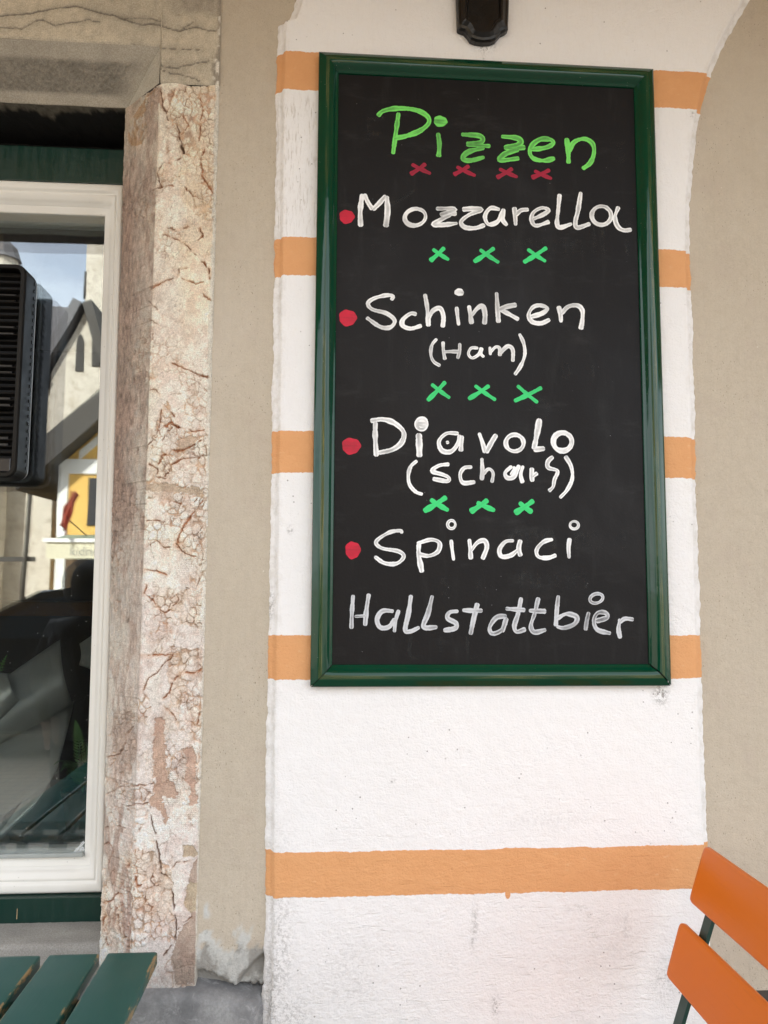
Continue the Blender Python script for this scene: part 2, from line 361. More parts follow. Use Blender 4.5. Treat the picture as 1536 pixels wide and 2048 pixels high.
# plaster strip between stone jamb and pilaster, and the field right of the pilaster: one wavy sheet
def plaster_sheet():
    xs = np.concatenate([np.arange(X_ST-0.012, 1.35, 0.0045), np.linspace(1.36, 12, 12)])
    zs = np.concatenate([np.arange(Z_PL-0.05, 3.12, 0.006), np.linspace(3.2, 9.2, 8)])
    X, Z = np.meshgrid(xs, zs)
    Y = 0.0035*(fbm(X*3, Z*2, 3, 3)-0.5)*2 + 0.0012*(fbm(X*18, Z*12, 8, 3)-0.5)*2
    # rounded roll-over and crumbly edge along the stone joint
    e = X-(X_ST-0.012); Y += 0.006*np.clip(1-e/0.010, 0, 1)**2
    # flaked foot of the left strip
    zf = 0.676 + 0.060*(fbm(X*34, Z*22, 21, 5, .6)-0.5)*2 + 0.022*np.cos((X+0.262)*75)
    fl = sstep(0.006, -0.006, Z-zf) * (X < -0.10)
    zc = 0.69 + 0.10*(fbm(X*17+3, Z*22, 33, 5, 0.6)-0.5)*2
    blob = fbm(X*30, Z*22, 41, 5, 0.6)
    c1 = np.exp(-(((X+0.262)/0.035)**2+((Z-0.672)/0.045)**2)); c2 = np.exp(-(((X+0.178)/0.013)**2+((Z-0.700)/0.035)**2)); c3 = np.exp(-(((X+0.225)/0.07)**2+((Z-0.640)/0.028)**2))
    cr = sstep(0.60, 0.66, blob*1.05+0.36*np.maximum(np.maximum(c1, c2*0.95), c3*0.6)-.12*(fbm(X*120, Z*120, 42, 3)-.5)) * sstep(.02, .0, Z-zf-.03) * (X < -0.10)
    ztop = Z_PL + 0.004 + 0.020*sstep(-0.20, -0.285, X) - 0.020*sstep(-0.24, -0.16, X)
    Y += 0.0030*fl - 0.0012*cr + 0.002*fl*(fbm(X*60, Z*60, 5, 3)-0.5)
    Y += np.where((X < -0.1) & (Z < ztop+0.006*(fbm(X*40, Z*0+1, 6, 3)-0.5)*2), 0.022, 0)       # broken lower edge above the plinth
    # chipped corner next to the pilaster
    ch = sstep(0.008, -0.004, (Z-0.600) - 0.055*sstep(-0.205, -0.135, X) - 0.012*(fbm(X*50, Z*50, 9, 3)-0.5)) * sstep(-0.20, -0.188, X) * (X < -0.1)
    Y += 0.016*ch; fl = np.maximum(fl, ch)
    V = np.stack([X, Y, Z], -1)
    me = grid_mesh('plaster_wall', V, {'flake': np.clip(fl, 0, 1), 'crust': np.clip(cr, 0, 1)})
    return link('plaster_wall', me, M_BEIGE, HOUSE, True)
plaster_sheet()

# banded pilaster with ragged, chamfered edges that open into arches at the top
def arch_edges(z):
    L = [W(a, b, -0.012) for a, b in ((528, 2047), (532, 1850), (533, 1500), (540, 1150), (544, 900), (548, 620), (552, 330), (553, 200), (556, 100), (557, 46), (578, 41), (591, 0), (608, -40), (640, -90))]
    R = [W(a, b, -0.012) for a, b in ((1428, 2047), (1420, 1720), (1415, 1600), (1406, 1350), (1396, 1000), (1389, 700), (1384, 560), (1381, 470), (1383, 390), (1391, 300), (1402, 230), (1421, 160), (1444, 100), (1470, 50), (1499, 0), (1535, -50), (1590, -110))]
    lz = np.array([p[1] for p in L]); lx = np.array([p[0] for p in L]); rz = np.array([p[1] for p in R]); rx = np.array([p[0] for p in R])
    return np.interp(z, lz, lx), np.interp(z, rz, rx)
def pilaster():
    zs = np.concatenate([[-0.02, 0.2, 0.35], np.arange(0.42, 3.0, 0.0042)])
    l, r = arch_edges(zs)
    low = zs < 0.6
    l = np.where(low, -0.137, l); r = np.where(zs < 0.85, 0.868, r)
    jl = 0.0030*(fbm(zs*22, zs*0, 4, 4)-0.5)*2 + 0.0022*(fbm(zs*95, zs*0+7, 14, 3)-0.5)*2
    jr = 0.0035*(fbm(zs*18, zs*0+3, 24, 4)-0.5)*2 + 0.0026*(fbm(zs*80, zs*0+5, 34, 3)-0.5)*2
    # paint that spreads a little over the corner
    prof = np.array([[-0.004, 0.004], [0.0, -0.0035], [0.005, -0.0060], [0.0125, -0.0080], [0.0165, -0.0195], [0.0205, -0.0222], [0.027, -0.0224]])
    n = 230; V = np.zeros((len(zs), n+2*len(prof), 3)); E = np.zeros(V.shape[:2])
    for k, (dx, y) in enumerate(prof):
        wob = 0.0022*(fbm(zs*9, zs*0+k*0.3, 50+k, 3)-0.5)*2 if k > 1 else 0
        V[:, k] = np.stack([l+jl*(1 if k < 3 else 0.35)+dx+wob, np.full(zs.shape, y), zs], 1); E[:, k] = 1.0 if k < 5 else 0.4
        q = -1-k
        V[:, q] = np.stack([r+jr*(1 if k < 3 else 0.35)-dx-wob, np.full(zs.shape, y), zs], 1); E[:, q] = 1.0 if k < 5 else 0.4
    a, b = V[:, len(prof)-1, 0], V[:, -len(prof), 0]
    for i in range(n):
        f = (i+1)/(n+1); x = a*(1-f)+b*f
        V[:, len(prof)+i] = np.stack([x, np.full(zs.shape, -0.0224), zs], 1)
    X, Z = V[..., 0], V[..., 2]
    V[..., 1] += 0.0022*(fbm(X*4, Z*3, 60, 3)-0.5)*2 + 0.0008*(fbm(X*26, Z*20, 61, 3)-0.5)*2
    G = np.zeros(X.shape)
    for px, py, sx, sy, a in ((1322, 1388, .016, .022, 1.0), (970, 92, .022, .012, .9), (968, 105, .004, .03, .6), (950, 1840, .006, .045, .55), (945, 1875, .005, .03, .5), (1205, 1838, .030, .018, .16), (1190, 1868, .008, .014, .30), (1228, 1895, .02, .010, .18), (1150, 1815, .03, .01, .25), (1250, 1850, .02, .03, .25),
                              (992, 2010, .008, .025, .7), (560, 1900, .03, .2, .40), (545, 1990, .02, .1, .6), (1330, 1960, .03, .04, .4), (700, 1950, .05, .08, .22), (785, 1562, .004, .004, .9), (720, 1740, .012, .02, .5),
                              (1180, 1830, .006, .004, 1.0), (580, 2030, .05, .05, .4), (580, 1060, .006, .008, .8), (1100, 1640, .1, .02, .15), (540, 1210, .006, .03, .9), (1385, 230, .004, .008, 1.)):
        cx, cz = W(px, py, -.022); G = np.maximum(G, a*np.exp(-(((X-cx)/sx)**2+((Z-cz)/sy)**2)))
    me = grid_mesh('pilaster', V, {'edge': E, 'grime': G})
    o = link('pilaster', me, M_PIL, HOUSE, True); o['label'] = 'white painted pilaster crossed by five orange bands'
pilaster()

# stone ----------------------------------------------------------------------------------------
def zz(s, ox, oy, pts): return [(ox+a/s, oy+b/s) for a, b in pts]
Z1 = lambda *p: zz(2.4, 0, 0, p)
Z2 = lambda *p: zz(3.2, 0, 440, p)
Z3 = lambda *p: zz(3.2, 0, 950, p)
Z4 = lambda *p: zz(2.743, 0, 1400, p)
CRACKS = [  # (pixel polyline, half width mm, darkness 0 rust .. 1 black)
 (Z1((770,430),(785,520),(810,575)), 1.8, .8), (Z1((840,430),(825,480),(815,520),(800,540)), 1.2, .6),
 (Z1((850,590),(860,650),(870,700),(885,730),(855,770),(780,785),(755,830),(760,870),(775,895),(735,910)), 1.4, .8),
 (Z1((868,700),(880,728)), 4.5, 1.0), (Z1((775,895),(830,890)), 1.5, .3), (Z1((960,470),(975,520),(965,600),(955,680)), 1.5, .2),
 (Z1((900,480),(880,560),(905,610),(870,640)), 1.2, .3), (Z1((990,690),(965,760),(970,850),(1000,900),(1025,930)), 2.4, .2),
 (Z1((890,900),(930,940),(980,960)), 1.0, .3), (Z1((800,1095),(850,1105),(900,1090)), 1.0, .7), (Z1((960,1100),(975,1140)), 1.5, .2),
 (Z2((1090,65),(1150,65),(1200,45)), 1.0, .6), (Z2((1280,60),(1300,100),(1270,130)), 1.2, .2),
 (Z2((1010,95),(1060,105),(1140,130),(1200,170),(1240,215),(1280,260),(1320,285),(1340,320),(1340,380)), 1.6, .5),
 (Z2((1318,280),(1342,330),(1345,380)), 4.0, .25),
 (Z2((960,440),(1030,410),(1080,385),(1140,360),(1145,320),(1200,310)), 1.2, .5), (Z2((960,425),(1030,412)), 3.0, .15),
 (Z2((1140,370),(1200,385),(1250,410),(1300,400)), 2.0, .35), (Z2((1280,460),(1320,500),(1355,520)), 1.6, .3),
 (Z2((950,520),(1000,570),(1050,640)), .9, .8), (Z2((950,630),(1010,670)), 1.0, .7),
 (Z2((1100,915),(1150,940),(1200,960),(1260,985),(1330,1010)), 1.5, .3), (Z2((1290,1000),(1335,1012)), 4.2, .2),
 (Z2((960,1090),(1000,1090),(1030,1130)), .8, .6), (Z2((1050,1180),(1090,1230),(1120,1260)), 2.0, .3),
 (Z2((1030,1220),(1020,1300),(1010,1360)), 1.5, .5), (Z2((1060,1320),(1100,1290),(1140,1325)), 5.0, .12), (Z2((1100,1310),(1150,1325),(1250,1350),(1330,1330)), 1.6, .3),
 (Z2((1040,1410),(1060,1370),(1100,1330)), 2.0, .6), (Z2((930,1470),(960,1420),(1010,1380)), 1.0, .5), (Z2((1010,1560),(1040,1510),(1100,1480),(1180,1470),(1290,1410)), 2.2, .4),
 (Z2((950,1560),(1010,1600),(1000,1640),(1060,1660)), 1.5, .5), (Z2((1060,1640),(1110,1560),(1180,1530),(1280,1520)), 1.5, .4),
 (Z3((930,190),(990,150)), 1.0, .3), (Z3((1110,170),(1180,200),(1230,190),(1300,130)), 1.6, .4), (Z3((1315,150),(1250,225),(1180,330),(1150,390),(1130,440)), 2.2, .15),
 (Z3((1130,440),(1160,490),(1230,520),(1300,540)), 1.8, .5), (Z3((940,295),(1000,290),(1060,300)), .9, .4), (Z3((920,610),(1000,610),(1060,640)), 1.8, .1),
 (Z3((940,700),(920,760),(980,800),(1020,860),(1060,880),(1100,860)), 1.6, .2), (Z3((1300,630),(1270,680),(1250,740),(1190,720)), 1.4, .6),
 (Z3((1130,760),(1140,800),(1100,850)), 1.0, .6), (Z3((900,1160),(1000,1150),(1110,1150)), 1.4, .2), (Z3((1110,1150),(1060,1200),(1020,1250),(960,1290),(920,1370)), 1.1, .5),
 (Z3((1150,1280),(1110,1310),(1080,1400),(1050,1430)), 1.8, .4), (Z3((1290,1240),(1230,1270),(1150,1260)), 2.5, .25), (Z3((960,450),(1000,420),(1060,470),(1140,460)), 1.0, .5),
 (Z4((590,310),(650,300),(690,240),(700,180),(740,130),(760,90)), 1.8, .25), (Z4((590,520),(660,480),(740,470),(840,455)), 1.0, .6),
 (Z4((700,585),(760,570),(820,560)), 1.5, .7), (Z4((820,560),(840,680),(860,770),(880,850),(885,950),(930,990),(950,1080),(965,1180),(970,1260),(955,1310)), 1.7, .95),
 (Z4((715,900),(730,960),(760,1020),(790,990)), 5.0, .12), (Z4((580,705),(640,695),(690,705)), 1.0, .7), (Z4((700,880),(720,950),(740,1040),(715,1100)), 1.6, .4),
 (Z4((570,1100),(600,1110),(640,1070)), 2.2, .3), (Z4((580,1160),(570,1250),(590,1340)), 3.0, .25), (Z4((640,1180),(660,1280),(700,1330)), 1.8, .7),
 (Z4((730,1070),(720,1160),(715,1260),(720,1350)), 1.2, .7), (Z4((940,830),(945,860),(930,880)), 2.6, .8), (Z4((940,930),(960,890),(1050,880)), 1.2, .6),
 (Z4((980,1260),(1000,1230),(1050,1190)), 1.4, .6), (Z4((850,930),(830,990),(850,1020),(900,1010)), 1.2, .7), (Z4((800,1080),(790,1120),(840,1130),(830,1180)), 1.3, .5),
 (Z4((900,1390),(950,1340),(965,1300)), 2.4, .8), (Z4((570,790),(600,780),(620,830),(600,900)), 1.4, .6), (Z4((1050,120),(1080,130),(1095,70)), 2.5, .35), (Z4((940,70),(960,110)), 1.4, .4),
]
DARKSPOT = [Z3((868,280)), Z3((735,495)), Z3((758,540)), Z3((768,645)), Z3((850,930)), Z2((910,1500)), Z2((790,1625)), Z2((900,880))]
PATCH = [  # reddish, weathered patches: (pixel outline, colour)
 (Z4((850,95),(905,110),(900,200),(915,300),(920,420),(960,470),(970,540),(890,530),(900,590),(940,640),(910,685),(870,600),(820,570),(850,460),(840,300),(845,170)), (.43,.25,.18)),
 (Z4((1000,270),(1060,250),(1080,330),(1075,460),(1090,560),(1040,580),(1050,480),(1010,420),(1030,340)), (.46,.27,.20)),
 (Z4((1005,790),(1060,800),(1090,850),(1060,860),(1010,850)), (.40,.29,.19)),
 (Z4((1060,880),(1100,870),(1100,1560),(960,1560),(930,1420),(985,1270),(1050,1190),(1020,1110),(1040,1000)), (.34,.23,.185)),
 (Z4((1030,1010),(1095,1000),(1080,1150),(1040,1180),(1015,1110)), (.40,.30,.19)),
 (Z2((930,1690),(1060,1690),(1180,1710),(1310,1720),(1310,1780),(1180,1750),(1060,1745),(930,1740)), (.42,.30,.21)),
 (Z2((1150,1400),(1230,1370),(1280,1390),(1230,1450),(1150,1520),(1120,1480)), (.46,.31,.22)),
 (Z1((740,405),(770,430),(785,500),(800,540),(775,520),(748,470)), (.42,.27,.20)),
]
ZONES = [  # pixel outlines of pebbly, rusty stretches of the jamb
 [(338,178),(430,178),(428,445),(400,432),(372,402),(366,335),(352,290),(342,235)],
 [(305,860),(335,800),(360,850),(418,865),(415,1000),(295,1000),(298,900)], [(340,985),(412,985),(405,1115),(372,1130),(345,1040)],
 [(300,1195),(402,1175),(402,1265),(350,1250),(310,1225)], [(345,1285),(402,1300),(400,1420),(340,1420),(335,1340)], [(275,1380),(300,1380),(298,1450),(272,1440)],
 [(258,1705),(318,1700),(342,1745),(356,1880),(258,1890)], [(205,1770),(232,1740),(262,1760),(262,1895),(205,1895)], [(230,1560),(300,1570),(300,1640),(270,1640)],
 [(225,1440),(270,1400),(265,1560),(225,1570)], [(372,1395),(402,1390),(400,1460),(380,1450)]]
def stone_fields(X, Z, U, V, chamfer):
    """tint and relief of the breccia jamb; X, Z are facade coordinates of each vertex"""
    w1x = .008*(fbm(X*30, Z*30, 71, 3)-.5)*2; w1z = .008*(fbm(X*30+9, Z*30, 73, 3)-.5)*2
    w2x = .0042*(fbm(X*130, Z*130, 72, 3, .6)-.5)*2; w2z = .0042*(fbm(X*130+5, Z*130, 74, 3, .6)-.5)*2
    x, z = U+w1x+w2x, V+w1z+w2z; xp, zp = X+.35*w1x+.8*w2x, Z+.35*w1z+.8*w2z
    f1, f2, cid = worley(x*11.0, z*8.0, 81); big = f2-f1
    g1, g2, cid2 = worley(x*62, z*50, 82); small = g2-g1
    h1, h2, cid3 = worley(x*125, z*105, 83); tiny = h2-h1
    n = fbm(U*9, V*6, 95, 5); n2 = fbm(U*60, V*60, 96, 4, .6); n3 = fbm(U*260, V*260, 94, 3, .7); n4 = fbm(U*22, V*16, 93, 4, .6)
    zone = np.zeros(X.shape)
    for q in ZONES:
        zone = np.maximum(zone, inpoly(X+1.3*w1x+.8*w2x, Z+1.6*w1z+.8*w2z, [W(a, b, 0.0) for a, b in q]))
    zone = np.maximum(zone, .62*sstep(.50, .60, fbm(U*13+11, V*8, 107, 5, .6)))
    up = sstep(1.0, 2.6, Z)[..., None]
    cream = np.array([.645, .60, .575])*(1-up)+np.array([.70, .615, .50])*up
    pink = np.array([.60, .525, .535])*(1-up)+np.array([.64, .565, .49])*up
    col = cream+(pink-cream)*sstep(.35, .62, n)[..., None]
    col = col*(.93+.14*cid[..., None])*(.80+.40*n2[..., None])*(.78+.44*n3[..., None])
    grime = sstep(.52, .74, n4)*.22; col = col*(1-grime[..., None]*np.array([.45, .50, .55]))
    disp = .0020*(n2-.5)+.0012*(n3-.5)+.0016*(cid-.5)
    rust = np.array([.33, .13, .055]); ochre = np.array([.52, .34, .19]); dark = np.array([.085, .055, .038])
    # pebbles set in a rusty matrix
    tone = (.92+.24*cid2)[..., None]; col = col*(1+(tone-1)*zone[..., None])
    warm = zone*(.05+.34*sstep(.42, .62, fbm(U*26, V*18, 98, 3))); col = col+(np.array([.56, .40, .27])*(.8+.4*n3[..., None])-col)*warm[..., None]
    lw = .05+.10*n2
    ms = zone*(1-sstep(lw*.5, lw*1.3, small)); mt = zone*(1-sstep(.03, .13, tiny))*sstep(.48, .58, fbm(U*30, V*24, 97, 3))
    rm = zone*sstep(.46, .60, g1+.10*(n3-.5))*sstep(.46, .56, fbm(U*19+5, V*15, 106, 3)); ms = np.clip(ms+.8*rm, 0, 1)
    vein = np.clip(ms+.8*mt, 0, 1)*(.35+.65*sstep(.32, .55, fbm(U*40, V*34, 99, 3)))
    dkm = sstep(.45, .65, fbm(U*34+4, V*26, 92, 3))[..., None]
    vc = (rust*1.15+(ochre-rust)*fbm(U*50, V*50, 100, 3)[..., None])*(1-.40*dkm)
    col = col+(vc-col)*(vein*.9)[..., None]; disp = disp-.0034*vein+zone*(.0030*(cid2-.4)+.0020*(1-np.clip(g1*1.4, 0, 1)))
    # hairlines everywhere
    kb = (1-sstep(.0, .013, big))*sstep(.44, .56, fbm(U*16, V*13, 101, 3)); col = col+(np.array([.22, .15, .11])-col)*(kb*.75)[..., None]; disp -= .0015*kb
    e1, e2, _ = worley(x*26+3, z*21, 84); hb = (1-sstep(.0, .020, e2-e1))*sstep(.48, .60, fbm(U*11+2, V*9, 102, 3)); col = col+(np.array([.32, .20, .13])-col)*(hb*.7)[..., None]; disp -= .0010*hb
    pk = sstep(.74, .84, fbm(U*150, V*210, 103, 3, .7))*sstep(.40, .62, n4); col = col*(1-.40*pk[..., None]); disp -= .0014*pk
    stn = sstep(.50, .70, fbm(U*18+7, V*9, 105, 5, .6))*sstep(1.9, 2.3, Z); col = col+(np.array([.60, .44, .28])*(.7+.6*n3[..., None])-col)*(stn*.5)[..., None]
    for outline, c in PATCH:
        pts = [W(a, b, 0.0) for a, b in outline]
        m = inpoly(xp+.5*w2x+.004*(n2-.5)*2, zp+.5*w2z+.006*(n2-.5)*2, pts)
        cc = np.array(c)*(.70+.45*n2[..., None])*(.75+.5*n3[..., None])
        col = np.where(m[..., None], cc, col); disp = np.where(m, disp*.6-.0022, disp)
    mot = sstep(.48, .66, fbm(U*45+3, V*38, 108, 5, .65)); col = col*(1-.20*mot[..., None]*np.array([.55, 1.0, 1.15]))
    lum = col.mean(-1, keepdims=True); col = lum+(col-lum)*np.array([.80, .80, .80]); col = col+(np.array([.62, .585, .54])-col)*.14
    gate = fbm(X*70, Z*70, 104, 2)
    for pts, w, dk in CRACKS:
        q = [W(a, b, 0.0) for a, b in pts]
        x0 = min(a for a, b in q)-.03; x1 = max(a for a, b in q)+.03; z0 = min(b for a, b in q)-.03; z1 = max(b for a, b in q)+.03
        m = (X > x0) & (X < x1) & (Z > z0) & (Z < z1)
        if not m.any(): continue
        d = polydist(xp[m], zp[m], q); ww = w*.00050*(.15+1.7*gate[m])
        halo = np.exp(-(d/(.0035+1.6*ww))**2)*.50*(1-.75*dk)*sstep(.38, .58, n4[m]); core = (1-sstep(ww*.4, ww*1.5+.0008, d))*sstep(.28, .48, gate[m])
        d2 = .12+.80*dk; k = rust*1.15*(.6+.9*n3[m][:, None])*(1-d2)+dark*d2
        c = col[m]; c = c+(np.array([.47, .27, .155])-c)*halo[:, None]; c = c+(k-c)*(core*.92)[:, None]; col[m] = c
        dd = disp[m]; dd = dd-.0050*core; disp[m] = dd
    for (a, b), in DARKSPOT:
        cx, cz = W(a, b, 0.05 if chamfer else 0.0)
        d = np.hypot((xp-cx)/.0022, (zp-cz)/.006); k = 1-sstep(.6, 1.2, d)
        col = col+(np.array([.03, .025, .02])-col)*k[..., None]; disp -= .004*k
    return np.clip(col*np.array([1.36, 1.365, 1.275]), .01, .82), disp

def lerp_rows(a, b, n): return np.linspace(a, b, n)
def jamb():
    nu1, nu2, nv = 98, 76, 1420
    u1 = np.linspace(X_ST, XA, nu1); uc = np.linspace(0, 1, nu2)
    z0 = Z_PL-0.03
    v = np.linspace(0, 1, nv)[:, None]
    # front face
    X = np.broadcast_to(u1, (nv, nu1)).copy(); ztop = Z_JNT-0.0008+0.003*np.sin(u1*60); Z = z0+v*(ztop-z0)
    col, d = stone_fields(X, Z, X, Z, False)
    # ragged, mortar-smeared outer edge
    mort = sstep(0.010, 0.004, (X_ST-X) - 0.014*(fbm(Z*34, X*60, 120, 4, .6)-0.35)) * sstep(1.55, 2.1, Z+0.5*(fbm(Z*5, X*0, 121, 3)-.5))
    mort = np.maximum(mort, sstep(0.0045, 0.0015, (X_ST-X)-0.004*(fbm(Z*40, X*0, 122, 3)-.5))*0.9)
    col = col + (np.array([.70, .665, .58])*(0.85+.3*fbm(X*200, Z*200, 123, 2))[..., None]-col)*mort[..., None]
    rnd = np.clip(1-(X-XA)/0.006, 0, 1)**2*0.004
    und = 0.003*(fbm(X*6, Z*5, 124, 3)-0.5)*2
    Y = -0.003 - d + und*0.7 + rnd + 0.004*sstep(0.004, 0.0, X_ST-X)-0.0018*mort
    tool = (sstep(.40, .60, fbm(X*8, Z*5, 126, 3))*(1-0.5*sstep(.9, .7, Z)))
    # dressed margin along the arris
    marg = sstep(0.030, 0.022, X-XA)*sstep(2.2, 1.9, Z); tool = tool*(1-marg)
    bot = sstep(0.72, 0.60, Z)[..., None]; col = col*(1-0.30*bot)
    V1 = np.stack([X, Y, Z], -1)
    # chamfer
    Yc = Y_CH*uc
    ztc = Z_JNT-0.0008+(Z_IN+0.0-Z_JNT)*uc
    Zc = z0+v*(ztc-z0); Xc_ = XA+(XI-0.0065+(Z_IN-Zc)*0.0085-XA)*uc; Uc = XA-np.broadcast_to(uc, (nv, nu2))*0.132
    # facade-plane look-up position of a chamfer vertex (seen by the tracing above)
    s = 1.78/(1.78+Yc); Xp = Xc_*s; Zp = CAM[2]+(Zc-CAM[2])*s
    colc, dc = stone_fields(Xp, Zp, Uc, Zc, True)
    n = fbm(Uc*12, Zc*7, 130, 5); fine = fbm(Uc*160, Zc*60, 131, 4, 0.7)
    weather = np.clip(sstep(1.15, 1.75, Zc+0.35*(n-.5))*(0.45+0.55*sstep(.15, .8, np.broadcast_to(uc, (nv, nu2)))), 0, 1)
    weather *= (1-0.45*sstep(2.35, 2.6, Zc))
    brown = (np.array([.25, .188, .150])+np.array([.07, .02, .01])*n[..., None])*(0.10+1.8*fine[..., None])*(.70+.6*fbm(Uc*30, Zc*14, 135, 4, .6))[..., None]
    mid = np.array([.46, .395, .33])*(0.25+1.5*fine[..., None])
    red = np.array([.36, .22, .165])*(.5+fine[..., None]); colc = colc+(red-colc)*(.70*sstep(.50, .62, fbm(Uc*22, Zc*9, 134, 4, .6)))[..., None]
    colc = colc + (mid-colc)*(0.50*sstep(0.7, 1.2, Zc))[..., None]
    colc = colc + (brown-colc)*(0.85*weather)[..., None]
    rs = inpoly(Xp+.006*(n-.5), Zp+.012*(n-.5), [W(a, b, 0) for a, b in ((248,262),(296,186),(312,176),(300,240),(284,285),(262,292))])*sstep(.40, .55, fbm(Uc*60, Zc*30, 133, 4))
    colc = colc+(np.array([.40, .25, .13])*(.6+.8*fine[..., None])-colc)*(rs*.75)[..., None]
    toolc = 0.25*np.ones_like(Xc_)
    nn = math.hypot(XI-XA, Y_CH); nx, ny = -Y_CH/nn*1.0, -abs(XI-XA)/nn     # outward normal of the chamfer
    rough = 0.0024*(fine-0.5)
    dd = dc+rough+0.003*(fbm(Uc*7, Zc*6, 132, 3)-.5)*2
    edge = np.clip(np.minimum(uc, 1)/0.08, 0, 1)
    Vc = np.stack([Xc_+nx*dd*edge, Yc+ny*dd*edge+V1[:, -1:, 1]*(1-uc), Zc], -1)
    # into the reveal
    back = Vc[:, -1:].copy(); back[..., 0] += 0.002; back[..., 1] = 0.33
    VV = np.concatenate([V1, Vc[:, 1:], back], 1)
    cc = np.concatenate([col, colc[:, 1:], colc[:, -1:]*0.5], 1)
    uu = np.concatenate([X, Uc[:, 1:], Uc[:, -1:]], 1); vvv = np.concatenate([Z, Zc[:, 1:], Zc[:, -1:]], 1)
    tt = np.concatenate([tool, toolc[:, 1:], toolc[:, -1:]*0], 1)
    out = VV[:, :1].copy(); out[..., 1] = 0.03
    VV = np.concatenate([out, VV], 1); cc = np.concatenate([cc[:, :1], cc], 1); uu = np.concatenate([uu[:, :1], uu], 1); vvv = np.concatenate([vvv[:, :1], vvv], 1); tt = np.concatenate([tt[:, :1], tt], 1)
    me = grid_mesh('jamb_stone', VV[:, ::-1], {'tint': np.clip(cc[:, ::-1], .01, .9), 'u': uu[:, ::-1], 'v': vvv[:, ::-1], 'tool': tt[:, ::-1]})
    o = link('jamb_stone', me, M_STONE, HOUSE, True); o['label'] = 'pinkish breccia jamb stone with rusty cracks and a chamfer'
jamb()

def grey_fields(X, Z, U, V, cracks, chamfer=False):
    n = fbm(U*6, V*7, 201, 5); n2 = fbm(U*70, V*70, 202, 4, .6)
    col = np.array([.455, .415, .345])+(np.array([.385, .355, .30])-np.array([.455, .415, .345]))*sstep(.35, .65, n)[..., None]
    col = np.array([1.27, 1.24, 1.17])*col*(0.80+0.40*n2[..., None])*(.88+.24*fbm(U*260, V*260, 204, 3, .7))[..., None]; disp = 0.0020*(n2-.5)
    wx = 0.004*(fbm(X*60, Z*60, 203, 3)-.5)*2
    for pts, w in cracks:
        q = [W(a, b, 0) for a, b in pts]; d = polydist(X+wx*.5, Z+wx, q); ww = w*.001*(.4+1.2*n2)
        core = 1-sstep(ww*.6, ww*1.5, d); halo = np.exp(-(d/.010)**2)*.30
        col = col*(1-halo*0.5)[..., None]; col = col + (np.array([.14, .12, .10])-col)*(core*.85)[..., None]; disp -= .003*core
        side = np.exp(-(d/0.006)**2); disp += 0.0008*side
    return col, disp
LCR = [(Z1((-300,120),(-120,95),(0,85),(150,70),(280,40),(390,35),(500,70),(590,90),(680,125),(760,120),(860,155),(950,130),(1000,150),(1040,150)), 1.7),
       (Z1((-200,150),(0,140),(100,145),(170,110),(210,95),(270,125),(420,100),(480,110)), 1.3), (Z1((590,88),(700,95),(780,105)), .8),
       (Z1((640,215),(740,238),(830,240),(960,245)), .9), (Z1((755,305),(800,325),(860,330),(920,312),(1000,300)), 1.2), (Z1((770,340),(860,360),(960,390)), 1.0), (Z1((880,140),(930,110)), 1.2)]
